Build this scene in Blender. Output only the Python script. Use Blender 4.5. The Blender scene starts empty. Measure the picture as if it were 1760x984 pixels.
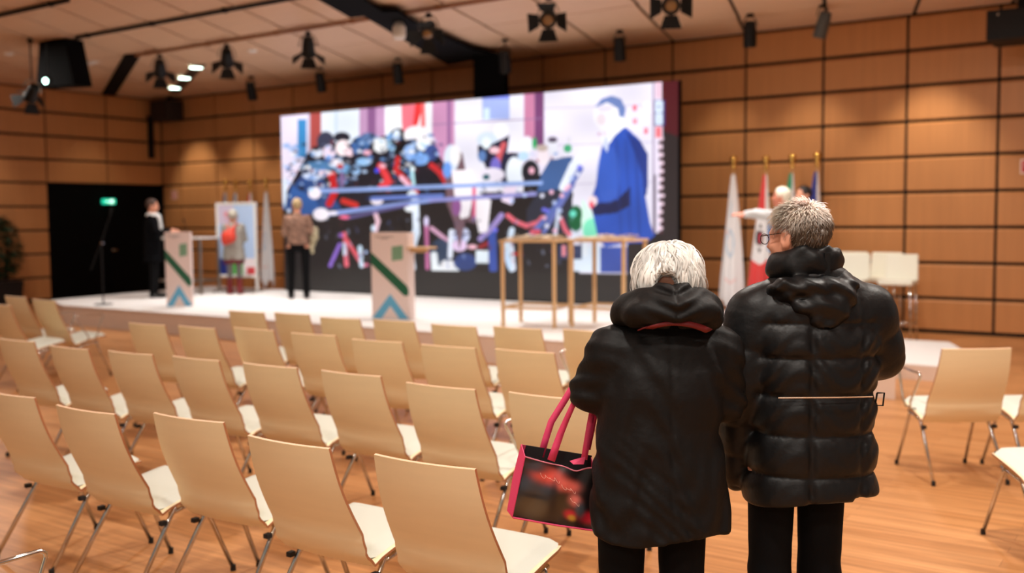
import bpy, math, random
import numpy as np
from mathutils import Vector, Matrix
random.seed(7); rng = np.random.default_rng(7)
SC = bpy.context.scene; COL = SC.collection
PI = math.pi
# ------------------------------------------------------------------ camera
CAM = np.array([19.787, -14.785, 1.652]); FPX = 1750.7; YAW, PITCH, ROLL = .6012, -.0685, -.0089
_fw = np.array([-math.sin(YAW)*math.cos(PITCH), math.cos(YAW)*math.cos(PITCH), math.sin(PITCH)])
_rt = np.array([math.cos(YAW), math.sin(YAW), 0.]); _up = np.cross(_rt, _fw)
CR = _rt*math.cos(ROLL)+_up*math.sin(ROLL); CU = -_rt*math.sin(ROLL)+_up*math.cos(ROLL)
def ray(x, y): return _fw+(x-880)/FPX*CR-(y-492)/FPX*CU
def pz(x, y, z=0.): d = ray(x, y); return CAM+d*(z-CAM[2])/d[2]
def py(x, y, Y=0.): d = ray(x, y); return CAM+d*(Y-CAM[1])/d[1]
def pd(x, y, D): return CAM+ray(x, y)*D
cam = bpy.data.cameras.new('camera'); camo = bpy.data.objects.new('camera', cam); COL.objects.link(camo)
cam.sensor_width = 36; cam.lens = FPX/1760*36; cam.clip_end = 100
m4 = Matrix.Identity(4)
for i in range(3):
    m4[i][0] = CR[i]; m4[i][1] = CU[i]; m4[i][2] = -_fw[i]; m4[i][3] = CAM[i]
camo.matrix_world = m4; SC.camera = camo
cam.dof.use_dof = True; cam.dof.focus_distance = 3.2; cam.dof.aperture_fstop = 1.8
# ------------------------------------------------------------------ view and world
SC.view_settings.view_transform = 'Standard'; SC.view_settings.look = 'None'
SC.view_settings.gamma = 1; SC.view_settings.use_curve_mapping = False
SC.view_settings.exposure = 0.13
W = bpy.data.worlds.new('hall_light'); SC.world = W; W.use_nodes = True
bg = W.node_tree.nodes['Background']; bg.inputs[0].default_value = (1.0, .92, .82, 1); bg.inputs[1].default_value = .24
def area(name, loc, size, energy, color=(1, .93, .84), target=None, spread=PI, sizey=None):
    l = bpy.data.lights.new(name, 'AREA'); l.energy = energy; l.color = color; l.size = size; l.spread = spread
    if sizey: l.shape = 'RECTANGLE'; l.size_y = sizey
    else: l.shape = 'DISK'
    o = bpy.data.objects.new(name, l); o.location = loc; COL.objects.link(o)
    if target is not None:
        o.rotation_euler = (Vector(target)-Vector(loc)).to_track_quat('-Z', 'Y').to_euler()
    return o
def spot(name, loc, target, energy, angle=40, color=(1, .88, .70), blend=.8, r=.08):
    l = bpy.data.lights.new(name, 'SPOT'); l.energy = energy; l.color = color; l.spot_size = math.radians(angle)
    l.spot_blend = blend; l.shadow_soft_size = r
    o = bpy.data.objects.new(name, l); o.location = loc; COL.objects.link(o)
    o.rotation_euler = (Vector(target)-Vector(loc)).to_track_quat('-Z', 'Y').to_euler()
    return o
ZC = 4.365
# ceiling lamps of the hall, over the seating and behind the camera; others added to brighten the walls
for (x, y, e) in [(12.5, -9.0, 70), (16.2, -8.6, 95), (19.6, -9.8, 115), (14.2, -12.6, 35), (18.6, -13.4, 85), (20.8, -14.2, 60), (21.0, -6.6, 80), (17.6, -5.0, 70), (16.5, -17.5, 70), (20.5, -17.5, 100), (8.5, -10.5, 45), (4.2, -6.6, 55)]:
    area('hall_lamp_and_fill', (x, y, ZC-.06), .35, e)
# stage lamps
for (x, y, e) in [(6.0, -3.3, 50), (8.4, -3.5, 50), (11.8, -3.5, 50), (15.2, -3.4, 50)]:
    area('stage_lamp', (x, y, ZC-.07), .3, e, (1, .95, .90), (x, y, .3), math.radians(110))
# wall washers
for (x, e) in [(1.3, 40), (2.9, 30), (4.4, 26), (13.7, 14), (16.6, 46), (15.0, 24)]:
    spot('wall_washer', (x, -1.15, ZC-.1), (x, -.05, 1.7), e*4, 62)
for (y, e) in [(-1.9, 7), (-4.4, 12)]:
    spot('wall_washer', (1.3, y, ZC-.1), (0.05, y, 1.7), e*4, 62)

# ------------------------------------------------------------------ materials
def lin(c): return tuple(((v/255)/12.92 if v/255 <= .04045 else ((v/255+.055)/1.055)**2.4) for v in c)
_M = {}
def mat(name, col, rough=.5, metal=0., emit=0., noise=0., nscale=(8, 8, 8), bump=0., bscale=60., coat=0., sheen=0., lincol=False, spec=.5, detail=4):
    if name in _M: return _M[name]
    m = bpy.data.materials.new(name); m.use_nodes = True; nt = m.node_tree; N = nt.nodes; L = nt.links
    p = N['Principled BSDF']; c = col if lincol else lin(col)
    p.inputs['Base Color'].default_value = (*c, 1); p.inputs['Roughness'].default_value = rough; p.inputs['Metallic'].default_value = metal
    p.inputs['Specular IOR Level'].default_value = spec
    if coat: p.inputs['Coat Weight'].default_value = coat; p.inputs['Coat Roughness'].default_value = .15
    if sheen: p.inputs['Sheen Weight'].default_value = sheen
    if emit: p.inputs['Emission Color'].default_value = (*c, 1); p.inputs['Emission Strength'].default_value = emit
    tc = N.new('ShaderNodeTexCoord'); mp = N.new('ShaderNodeMapping'); mp.inputs['Scale'].default_value = nscale
    L.new(tc.outputs['Object'], mp.inputs['Vector'])
    nz = N.new('ShaderNodeTexNoise'); nz.inputs['Scale'].default_value = 1; nz.inputs['Detail'].default_value = detail
    L.new(mp.outputs[0], nz.inputs['Vector'])
    if noise:
        mx = N.new('ShaderNodeMix'); mx.data_type = 'RGBA'
        mx.inputs[6].default_value = (*[v*(1-noise) for v in c], 1); mx.inputs[7].default_value = (*[min(1, v*(1+noise)) for v in c], 1)
        L.new(nz.outputs[0], mx.inputs[0]); L.new(mx.outputs[2], p.inputs['Base Color'])
    if bump:
        n2 = N.new('ShaderNodeTexNoise'); n2.inputs['Scale'].default_value = bscale; n2.inputs['Detail'].default_value = 3
        L.new(tc.outputs['Object'], n2.inputs['Vector'])
        b = N.new('ShaderNodeBump'); b.inputs['Strength'].default_value = bump; b.inputs['Distance'].default_value = .01
        L.new(n2.outputs[0], b.inputs['Height']); L.new(b.outputs[0], p.inputs['Normal'])
    _M[name] = m; return m
def vcmat(name, rough=.7, emit=0., sheen=0.):
    if name in _M: return _M[name]
    m = bpy.data.materials.new(name); m.use_nodes = True; nt = m.node_tree; p = nt.nodes['Principled BSDF']
    a = nt.nodes.new('ShaderNodeVertexColor'); a.layer_name = 'Col'
    if emit:
        p.inputs['Base Color'].default_value = (.01, .01, .01, 1)
        nt.links.new(a.outputs[0], p.inputs['Emission Color']); p.inputs['Emission Strength'].default_value = emit
    else: nt.links.new(a.outputs[0], p.inputs['Base Color'])
    p.inputs['Roughness'].default_value = rough; p.inputs['Sheen Weight'].default_value = sheen
    _M[name] = m; return m
def floor_mat():
    m = bpy.data.materials.new('oak_parquet'); m.use_nodes = True; nt = m.node_tree; N = nt.nodes; L = nt.links; p = N['Principled BSDF']
    tc = N.new('ShaderNodeTexCoord'); br = N.new('ShaderNodeTexBrick'); L.new(tc.outputs['Object'], br.inputs['Vector'])
    br.inputs['Scale'].default_value = 1; br.inputs['Brick Width'].default_value = 1.3; br.inputs['Row Height'].default_value = .115
    br.inputs['Mortar Size'].default_value = .0012; br.inputs['Mortar Smooth'].default_value = .3; br.offset = .37
    br.inputs['Color1'].default_value = (*lin((208, 152, 102)), 1); br.inputs['Color2'].default_value = (*lin((188, 132, 84)), 1)
    br.inputs['Mortar'].default_value = (*lin((140, 92, 56)), 1)
    mp = N.new('ShaderNodeMapping'); mp.inputs['Scale'].default_value = (1.5, 26, 1); L.new(tc.outputs['Object'], mp.inputs[0])
    nz = N.new('ShaderNodeTexNoise'); nz.inputs['Scale'].default_value = 1; nz.inputs['Detail'].default_value = 6; L.new(mp.outputs[0], nz.inputs['Vector'])
    cr = N.new('ShaderNodeValToRGB'); cr.color_ramp.elements[0].position = .3; cr.color_ramp.elements[0].color = (.72, .68, .62, 1); cr.color_ramp.elements[1].position = .7; cr.color_ramp.elements[1].color = (1.12, 1.1, 1.05, 1)
    L.new(nz.outputs[0], cr.inputs[0])
    mx = N.new('ShaderNodeMix'); mx.data_type = 'RGBA'; mx.blend_type = 'MULTIPLY'; mx.inputs[0].default_value = 1
    L.new(br.outputs[0], mx.inputs[6]); L.new(cr.outputs[0], mx.inputs[7]); L.new(mx.outputs[2], p.inputs['Base Color'])
    p.inputs['Roughness'].default_value = .34; p.inputs['Specular IOR Level'].default_value = .4
    return m
WOODW = mat('wall_veneer', (190, 132, 82), .42, noise=.16, nscale=(14, 14, .8), spec=.4)
WOODC = mat('ceiling_veneer', (214, 178, 146), .5, noise=.08, nscale=(1.5, 14, 1), spec=.3)
DARK = mat('dark_gap', (14, 11, 9), .9)
BLACK = mat('black_metal', (8, 8, 9), .6, spec=.3)
BLACKM = mat('matt_black', (5, 5, 6), .9, spec=.1)
CHROME = mat('chrome', (200, 198, 194), .14, 1.)
PLY = mat('maple_laminate', (238, 222, 184), .42, noise=.05, nscale=(3, 3, 30), spec=.4)
PLYE = mat('ply_edge', (164, 104, 66), .5)
PAD = mat('white_upholstery', (206, 210, 200), .6, bump=.05, bscale=300)
STAGE = mat('white_carpet', (232, 230, 228), .8, noise=.04, nscale=(3, 3, 3))
FASC = mat('stage_fascia_cloth', (216, 194, 178), .85, noise=.05)
BRASS = mat('brass', (220, 178, 96), .2, 1.)
TAN = mat('raw_wood', (206, 168, 122), .55, noise=.08, nscale=(6, 6, 30))
WHITE = mat('white_paint', (236, 234, 230), .5)
RUBB = mat('black_rubber', (16, 16, 16), .7)
NYLON = mat('black_nylon', (17, 17, 18), .46, bump=.3, bscale=22, spec=.28)
NYLW = mat('black_cotton_nylon', (16, 15, 15), .6, bump=.35, bscale=24, spec=.22)
TROU = mat('black_wool', (9, 9, 11), .9, spec=.15)
SKIN = mat('skin', (214, 150, 122), .5, noise=.08, nscale=(30, 30, 30))
SKINR = mat('ruddy_skin', (204, 128, 104), .5, noise=.1, nscale=(30, 30, 30))
LEATH = mat('black_leather', (18, 16, 15), .4)

# ------------------------------------------------------------------ mesh helpers
class MB:
    def __init__(s): s.v = []; s.f = []; s.mi = []
    def add(s, vs, fs, mi=0):
        n = len(s.v); s.v += [tuple(map(float, v)) for v in vs]; s.f += [tuple(n+i for i in f) for f in fs]; s.mi += [mi]*len(fs); return s
    def box(s, a, b, mi=0):
        x0, y0, z0 = a; x1, y1, z1 = b
        return s.add([(x0, y0, z0), (x1, y0, z0), (x1, y1, z0), (x0, y1, z0), (x0, y0, z1), (x1, y0, z1), (x1, y1, z1), (x0, y1, z1)],
                     [(0, 3, 2, 1), (4, 5, 6, 7), (0, 1, 5, 4), (1, 2, 6, 5), (2, 3, 7, 6), (3, 0, 4, 7)], mi)
    def obox(s, c, ex, ey, ez, mi=0):   # oriented box by half vectors
        c, ex, ey, ez = map(np.array, (c, ex, ey, ez)); vs = [c+i*ex+j*ey+k*ez for k in (-1, 1) for (i, j) in ((-1, -1), (1, -1), (1, 1), (-1, 1))]
        return s.add(vs, [(0, 3, 2, 1), (4, 5, 6, 7), (0, 1, 5, 4), (1, 2, 6, 5), (2, 3, 7, 6), (3, 0, 4, 7)], mi)
    def prism(s, poly, z0, z1, mi=0, mit=None):
        n = len(poly); vs = [(x, y, z0) for x, y in poly]+[(x, y, z1) for x, y in poly]
        s.add(vs, [tuple(range(n))[::-1]]+[(i, (i+1) % n, n+(i+1) % n, n+i) for i in range(n)], mi)
        s.add([(x, y, z1) for x, y in poly], [tuple(range(n))], mi if mit is None else mit); return s
    def tube(s, pts, r, n=8, mi=0, caps=True, sy=1.):
        P = [np.array(p, float) for p in pts]; rs = r if hasattr(r, '__len__') else [r]*len(P); rings = []
        prev = None
        for i, p in enumerate(P):
            t = (P[min(i+1, len(P)-1)]-P[max(i-1, 0)]); t = t/(np.linalg.norm(t)+1e-12)
            if prev is None:
                a = np.array([0, 0, 1.]) if abs(t[2]) < .9 else np.array([1., 0, 0])
                u = np.cross(a, t)
            else: u = prev-t*np.dot(prev, t)
            u /= np.linalg.norm(u); prev = u; w = np.cross(t, u)
            rings.append([p+rs[i]*(math.cos(2*PI*k/n)*u+sy*math.sin(2*PI*k/n)*w) for k in range(n)])
        vs = [v for g in rings for v in g]; fs = []
        for i in range(len(P)-1):
            for k in range(n): fs.append((i*n+k, i*n+(k+1) % n, (i+1)*n+(k+1) % n, (i+1)*n+k))
        if caps: fs += [tuple(range(n))[::-1], tuple(range((len(P)-1)*n, len(P)*n))]
        return s.add(vs, fs, mi)
    def lathe(s, prof, c=(0, 0, 0), n=16, mi=0, axis=None):
        vs = []; ax = np.array(axis if axis is not None else (0, 0, 1.), float); ax /= np.linalg.norm(ax)
        a = np.array([1., 0, 0]) if abs(ax[0]) < .9 else np.array([0, 1., 0]); u = np.cross(a, ax); u /= np.linalg.norm(u); w = np.cross(ax, u)
        for r, z in prof:
            for k in range(n): vs.append(np.array(c)+ax*z+r*(math.cos(2*PI*k/n)*u+math.sin(2*PI*k/n)*w))
        fs = [(i*n+k, i*n+(k+1) % n, (i+1)*n+(k+1) % n, (i+1)*n+k) for i in range(len(prof)-1) for k in range(n)]
        fs += [tuple(range(n))[::-1], tuple(range((len(prof)-1)*n, len(prof)*n))]
        return s.add(vs, fs, mi)
    def build(s, name, mats, parent=None, smooth=False, bevel=0., seg=2, loc=None, colors=None):
        me = bpy.data.meshes.new(name); me.from_pydata(s.v, [], s.f)
        if not isinstance(mats, (list, tuple)): mats = [mats]
        for m in mats: me.materials.append(m)
        if any(s.mi): me.polygons.foreach_set('material_index', s.mi)
        if smooth: me.polygons.foreach_set('use_smooth', [True]*len(me.polygons))
        if colors is not None:
            ca = me.color_attributes.new('Col', 'FLOAT_COLOR', 'POINT'); ca.data.foreach_set('color', np.concatenate([colors, np.ones((len(colors), 1))], 1).astype(np.float32).ravel())
        me.validate(); me.update()
        o = bpy.data.objects.new(name, me); COL.objects.link(o)
        if parent is not None: o.parent = parent
        if loc is not None: o.location = loc
        if bevel:
            b = o.modifiers.new('bevel', 'BEVEL'); b.width = bevel; b.segments = seg; b.limit_method = 'ANGLE'
        return o
def thing(name, label, cat, loc=(0, 0, 0), rz=0., group=None):
    o = bpy.data.objects.new(name, None); COL.objects.link(o); o.location = loc; o.rotation_euler = (0, 0, rz); o.empty_display_size = .1
    return tag(o, label, cat, group)
def tag(o, label, cat, group=None, kind=None):
    o['label'] = label; o['category'] = cat
    if group: o['group'] = group
    if kind: o['kind'] = kind
    return o
def struct(o): o['kind'] = 'structure'; return o
def dup(root, loc, rz, label=None, group=None):
    r = root.copy(); COL.objects.link(r); r.location = loc; r.rotation_euler = (0, 0, rz)
    if label: r['label'] = label
    if group: r['group'] = group
    for ch in list(root.children):
        c = ch.copy(); COL.objects.link(c); c.parent = r
        for g in list(ch.children): d = g.copy(); COL.objects.link(d); d.parent = c
    return r
def grid_mesh(P, C=None):      # P (n,m,3) -> MB with quads
    n, m = P.shape[:2]; b = MB(); idx = np.arange(n*m).reshape(n, m)
    f = np.stack([idx[:-1, :-1], idx[1:, :-1], idx[1:, 1:], idx[:-1, 1:]], -1).reshape(-1, 4)
    b.v = [tuple(p) for p in P.reshape(-1, 3).tolist()]; b.f = [tuple(q) for q in f.tolist()]; b.mi = [0]*len(b.f); return b

# ------------------------------------------------------------------ signed distance modelling (bodies, clothes)
def surfnet(f, lo, hi, res):
    xs = [np.arange(lo[i], hi[i]+res, res, dtype=np.float32) for i in range(3)]
    X, Y, Z = np.meshgrid(*xs, indexing='ij'); F = f(X, Y, Z).astype(np.float32)
    S = F < 0; n = [d-1 for d in F.shape]
    def c(A, i, j, k): return A[i:i+n[0], j:j+n[1], k:k+n[2]]
    cnt = sum(c(S, i, j, k).astype(np.int8) for i in (0, 1) for j in (0, 1) for k in (0, 1)); act = (cnt > 0) & (cnt < 8)
    I = np.argwhere(act); acc = np.zeros((len(I), 3)); num = np.zeros(len(I)); i0, j0, k0 = I.T
    E = [((a, b, 0), (a, b, 1)) for a in (0, 1) for b in (0, 1)]+[((a, 0, b), (a, 1, b)) for a in (0, 1) for b in (0, 1)]+[((0, a, b), (1, a, b)) for a in (0, 1) for b in (0, 1)]
    for A, B in E:
        fa = F[i0+A[0], j0+A[1], k0+A[2]]; fb = F[i0+B[0], j0+B[1], k0+B[2]]; m = (fa < 0) != (fb < 0)
        t = np.where(m, fa/(fa-fb+1e-20), 0)
        for d in range(3): acc[:, d] += np.where(m, A[d]+t*(B[d]-A[d]), 0)
        num += m
    V = (I+acc/num[:, None])*res+np.array(lo)
    ids = -np.ones(act.shape, np.int64); ids[act] = np.arange(len(I)); Q = []
    for ax in range(3):
        b_, c_ = [(1, 2), (2, 0), (0, 1)][ax]
        sa = [slice(None)]*3; sb = [slice(None)]*3; sa[ax] = slice(0, -1); sb[ax] = slice(1, None)
        A = S[tuple(sa)]; B = S[tuple(sb)]
        for flip in (False, True):
            e = np.argwhere((A & ~B) if not flip else (~A & B))
            e = e[(e[:, b_] > 0) & (e[:, c_] > 0) & (e[:, b_] < n[b_]) & (e[:, c_] < n[c_])]
            def g(db, dc):
                q = e.copy(); q[:, b_] += db; q[:, c_] += dc; return ids[q[:, 0], q[:, 1], q[:, 2]]
            q = np.stack([g(-1, -1), g(0, -1), g(0, 0), g(-1, 0)], 1)
            Q.append(q if not flip else q[:, ::-1])
    Q = np.concatenate(Q); Q = Q[(Q >= 0).all(1)]
    return V, Q
def sdf_obj(name, f, lo, hi, res, m, parent=None, smooth_it=1, colorf=None, mats=None, mif=None):
    V, Q = surfnet(f, lo, hi, res)
    for _ in range(smooth_it):
        s = np.zeros_like(V); w = np.zeros(len(V))
        for a, b in ((0, 1), (1, 2), (2, 3), (3, 0)):
            np.add.at(s, Q[:, a], V[Q[:, b]]); np.add.at(w, Q[:, a], 1); np.add.at(s, Q[:, b], V[Q[:, a]]); np.add.at(w, Q[:, b], 1)
        V = V*.5+.5*s/np.maximum(w, 1)[:, None]
    b = MB(); b.v = [tuple(p) for p in V.tolist()]; b.f = [tuple(q) for q in Q.tolist()]; b.mi = [0]*len(b.f)
    if mif is not None: b.mi = mif(V[Q].mean(1)).astype(int).tolist()
    return b.build(name, mats or m, parent, smooth=True, colors=None if colorf is None else colorf(V))
def cap(X, Y, Z, a, b, r1, r2=None):
    r2 = r1 if r2 is None else r2; a = np.array(a, float); b = np.array(b, float); ba = b-a; L = ba@ba+1e-12
    h = np.clip(((X-a[0])*ba[0]+(Y-a[1])*ba[1]+(Z-a[2])*ba[2])/L, 0, 1)
    return np.sqrt((X-a[0]-h*ba[0])**2+(Y-a[1]-h*ba[1])**2+(Z-a[2]-h*ba[2])**2)-(r1+(r2-r1)*h)
def ell(X, Y, Z, c, r, R=None):
    x, y, z = X-c[0], Y-c[1], Z-c[2]
    if R is not None: x, y, z = (R[0][0]*x+R[1][0]*y+R[2][0]*z, R[0][1]*x+R[1][1]*y+R[2][1]*z, R[0][2]*x+R[1][2]*y+R[2][2]*z)
    q = np.sqrt((x/r[0])**2+(y/r[1])**2+(z/r[2])**2)+1e-9; g = np.sqrt((x/r[0]**2)**2+(y/r[1]**2)**2+(z/r[2]**2)**2)+1e-9
    return q*(q-1)/g
def smin(a, b, k=.02):
    h = np.clip(.5+.5*(b-a)/k, 0, 1); return b*(1-h)+a*h-k*h*(1-h)
def smax(a, b, k=.02): return -smin(-a, -b, k)
def prof(X, Y, Z, tab):        # elliptical torso by a table of (z, half width, half depth, x centre, y centre)
    t = np.array(sorted(tab)); a, b, cx, cy = (np.interp(Z, t[:, 0], t[:, k]) for k in (1, 2, 3, 4))
    q = (np.abs((X-cx)/a)**2.4+np.abs((Y-cy)/b)**2.4)**(1/2.4); return (q-1)*np.minimum(a, b)
def rotm(yaw=0, pitch=0, roll=0): return np.array(Matrix.Rotation(yaw, 3, 'Z') @ Matrix.Rotation(pitch, 3, 'X') @ Matrix.Rotation(roll, 3, 'Y'))
def head_sdf(X, Y, Z, c, R, s=1., nose=1.):
    x, y, z = X-c[0], Y-c[1], Z-c[2]            # into head space, +y is the face
    x, y, z = [(R[0][i]*x+R[1][i]*y+R[2][i]*z)/s for i in range(3)]
    d = ell(x, y, z, (0, -.012, .022), (.076, .094, .088))
    d = smin(d, ell(x, y, z, (0, .03, -.04), (.058, .062, .068)), .03)      # face
    d = smin(d, ell(x, y, z, (0, .058, -.094), (.03, .028, .022)), .03)     # chin
    d = smin(d, cap(x, y, z, (-.05, .0, -.05), (-.02, .06, -.09), .022, .018), .03)
    d = smin(d, cap(x, y, z, (.05, .0, -.05), (.02, .06, -.09), .022, .018), .03)
    d = smin(d, cap(x, y, z, (0, .088, .005), (0, .108, -.028), .008, .012), .014)   # nose
    for sx in (-1, 1):
        d = smin(d, cap(x, y, z, (sx*.012, .078, .018), (sx*.045, .068, .016), .009), .015)  # brow
        d = smax(d, -ell(x, y, z, (sx*.031, .092, .0), (.017, .014, .011)), .012)            # eye socket
        d = smin(d, ell(x, y, z, (sx*.031, .073, .0), (.013, .013, .012)), .004)             # eyeball
        d = smin(d, ell(x, y, z, (sx*.04, .062, -.03), (.022, .02, .018)), .02)              # cheek
        e = ell(x, y, z, (sx*.081, -.008, -.010), (.012, .021, .036)); e = smax(e, -ell(x, y, z, (sx*.09, -.002, -.006), (.008, .010, .018)), .006)
        d = smin(d, e, .008)
        d = smin(d, ell(x, y, z, (sx*.076, .002, -.034), (.007, .010, .011)), .008)
    d = smin(d, cap(x, y, z, (-.02, .088, -.055), (.02, .088, -.055), .006), .008)
    d = smin(d, cap(x, y, z, (-.016, .087, -.066), (.016, .087, -.066), .007), .006)
    d = smax(d, -cap(x, y, z, (-.022, .098, -.0605), (.022, .098, -.0605), .003), .004)
    return d*s
def hand_sdf(X, Y, Z, wrist, tip_dir, palm_n, side, curl=.5, s=1.):
    w = np.array(wrist, float); t = np.array(tip_dir, float); t /= np.linalg.norm(t); nn = np.array(palm_n, float); nn -= t*(nn@t); nn /= np.linalg.norm(nn); u = np.cross(t, nn)*side
    P = lambda a, b, c: w+s*(a*t+b*u+c*nn)
    d = cap(X, Y, Z, P(.0, 0, 0), P(.03, 0, 0), .026*s, .028*s)
    for k, (b0, ln) in enumerate([(-.03, .062), (-.01, .075), (.01, .08), (.028, .07)]):   # little .. index
        base = P(.085, b0, 0); d = smin(d, cap(X, Y, Z, P(.02, b0*.6, 0), base, .015*s, .0125*s), .014)
        a1 = curl*.8; a2 = curl*1.7; a3 = curl*2.5
        p1 = base+s*ln*.45*(math.cos(a1)*t+math.sin(a1)*nn); p2 = p1+s*ln*.32*(math.cos(a2)*t+math.sin(a2)*nn); p3 = p2+s*ln*.25*(math.cos(a3)*t+math.sin(a3)*nn)
        f = cap(X, Y, Z, base, p1, .0098*s, .009*s); f = smin(f, cap(X, Y, Z, p1, p2, .009*s, .0082*s), .004); f = smin(f, cap(X, Y, Z, p2, p3, .0082*s, .007*s), .004)
        d = smin(d, f, .005)
    th0 = P(.025, .028, .004); th1 = P(.06, .052, .016); th2 = P(.088, .055, .03)
    f = smin(cap(X, Y, Z, th0, th1, .013*s, .0105*s), cap(X, Y, Z, th1, th2, .0105*s, .008*s), .005)
    return smin(d, f, .012)

# ================================================================== ROOM
H = .485
# floor
struct(MB().box((-.3, -20, -.1), (26, .3, 0)).build('floor', floor_mat()))
# back wall: dark battens behind, veneered panels in front
xb = [0, .624, 1.869]+[3.069+1.2081*k for k in range(10)]+[15.115, 16.272, 17.431, 18.6, 19.8, 21, 22.2, 23.4, 24.6, 25.8]
w = MB(); w.box((-.3, .04, -.05), (26, .3, ZC+.4), 1)
G = .019
for i in range(len(xb)-1):
    for k in range(9):
        x0, x1, z0, z1 = xb[i]+G, xb[i+1]-G, k*H+(.05 if k == 0 else G), (k+1)*H-G
        # panel with a chamfered upper edge
        w.add([(x0, .04, z0), (x1, .04, z0), (x1, .0, z0+.006), (x0, .0, z0+.006), (x0, 0, z1-.03), (x1, 0, z1-.03), (x1, .03, z1), (x0, .03, z1), (x0, .04, z1), (x1, .04, z1)],
              [(3, 2, 5, 4), (4, 5, 6, 7), (7, 6, 9, 8), (0, 1, 2, 3), (0, 3, 4, 7, 8), (1, 9, 6, 5, 2)], 0)
struct(w.build('wall_back', [WOODW, DARK]))
yl = [0, 1.406, 2.808, 4.21, 5.61, 7.01, 8.41, 9.81, 11.2, 12.6, 14, 15.4, 16.8, 18.2, 19.6]
w = MB(); w.box((-.3, -20, -.05), (-.04, -2.79, ZC+.4), 1); w.box((-.3, -2.79, 5*H), (-.04, .04, ZC+.4), 1); w.box((-.3, -2.79, -.05), (-.16, .04, 5*H), 1)
for i in range(len(yl)-1):
    for k in range(9):
        if i < 2 and k < 5: continue
        y0, y1, z0, z1 = -yl[i]-G, -yl[i+1]+G, k*H+(.05 if k == 0 else G), (k+1)*H-G
        w.add([(-.04, y0, z0), (-.04, y1, z0), (0, y1, z0+.006), (0, y0, z0+.006), (0, y0, z1-.03), (0, y1, z1-.03), (-.03, y1, z1), (-.03, y0, z1), (-.04, y0, z1), (-.04, y1, z1)],
              [(3, 4, 5, 2), (4, 7, 6, 5), (7, 8, 9, 6), (0, 3, 2, 1), (0, 8, 7, 4, 3), (1, 2, 5, 6, 9)], 0)
struct(w.build('wall_left', [WOODW, DARK]))
# black double door in the left wall
d = MB(); d.box((-.12, -2.79, 0), (-.06, -1.41, 5*H-.01)); d.box((-.12, -1.39, 0), (-.06, 0, 5*H-.01)); d.box((-.13, -2.79, 0), (-.11, 0, 5*H))
door = struct(d.build('door_1', BLACKM, bevel=.004))
hd = MB(); hd.lathe([(.03, 0), (.03, .012)], (-.055, -1.30, 1.0), axis=(1, 0, 0)); hd.tube([(-.06, -1.30, 1.0), (-.01, -1.30, 1.0), (.0, -1.32, 1.0), (.0, -1.2, 1.0)], .010)
hd.build('door_handle', CHROME, door, smooth=True)
# ceiling: skewed veneer panels between black gaps
ybands = [.02, -1.12, -2.80, -4.34, -5.86, -7.4, -8.95, -10.5, -12.05, -13.6, -15.2, -16.8, -18.4, -20]
def skew(X): return .30+max(0, (10.3-X))*.045
def jx(X, Y): return X+skew(X)*(-Y)
w = MB(); w.box((-.3, -20, ZC+.03), (26, .3, ZC+.4), 1)
joints = [3.069+1.2081*k for k in range(-16, 20)]
for bi in range(len(ybands)-1):
    y0, y1 = ybands[bi]-.012, ybands[bi+1]+.012
    for j in range(len(joints)-1):
        g = .020 if (j+bi) % 2 else .034
        xs = [jx(joints[j], y0)+g, jx(joints[j+1], y0)-g, jx(joints[j+1], y1)-g, jx(joints[j], y1)+g]
        if min(xs) > 25.9 or max(xs) < -.05: continue
        xs = [min(max(v, -.05), 26) for v in xs]
        if xs[1]-xs[0] < .02 and xs[2]-xs[3] < .02: continue
        pl = [(xs[0], y0), (xs[1], y0), (xs[2], y1), (xs[3], y1)]
        w.add([(x, y, ZC) for x, y in pl]+[(x, y, ZC+.03) for x, y in pl], [(0, 1, 2, 3), (0, 4, 5, 1), (1, 5, 6, 2), (2, 6, 7, 3), (3, 7, 4, 0)], 0)
struct(w.build('ceiling', [WOODC, DARK]))

# ================================================================== STAGE
S = .31
poly = [(3.15, -1.3), (3.62, -5.0), (4.75, -5.5), (17.52, -5.48), (16.85, -4.2), (15.2, -1.3)][::-1]
poly = poly[::-1]
st = MB(); st.prism(poly, 0, S-.012, 1); st.prism([(x+(.012 if x > 10 else -.012), y-.012 if y < -3 else y) for x, y in poly], S-.012, S, 0)
tag(st.build('stage', [STAGE, FASC]), 'long low stage with white top and beige cloth front in front of the big screen', 'stage')
st = MB(); sp = [(16.26, -2.23), (16.90, -4.24), (17.71, -4.27), (17.62, -2.95), (17.32, -2.22)]
st.prism(sp, 0, .143, 1); st.prism(sp, .143, .155, 0)
tag(st.build('stage_step', [STAGE, FASC]), 'low white-topped step with clipped corners at the right end of the stage', 'step')

# ================================================================== LED WALL with its picture
YS = -1.42
led = thing('led_wall', 'huge video wall on the stage showing a press crowd and a man in a blue suit', 'screen', (9.47, YS, S))
X0, X1, Z0, Z1 = 5.43, 13.51, .31, 3.555
b = MB(); b.box((X0-9.47, .0, .001), (X1-9.47, .10, Z1-S))
for xx in (5.9, 7.9, 9.9, 11.9, 13.1): pass
b.build('cabinet', BLACKM, led)
nx, nz = 620, 244
gx = np.linspace(X0+.005, X1-.005, nx); gz = np.linspace(Z0+.02, Z1-.004, nz); GX, GZ = np.meshgrid(gx, gz, indexing='ij')
Pw = np.stack([GX, np.full_like(GX, YS), GZ], -1)-CAM; zz = Pw@_fw; U = 880+FPX*(Pw@CR)/zz; V = 492-FPX*(Pw@CU)/zz
C = np.zeros((nx, nz, 3))
def top(u): return 197-(u-484)*.0857          # upper rim of the picture in its own drawing units
def put(mask, col, a=1.):
    c = np.array(col, float); a = (mask*a)[..., None] if np.ndim(mask) == 2 else mask
    C[:] = C*(1-a)+c*a
def soft(d, w=1.5): return np.clip(.5-d/w, 0, 1)
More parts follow.
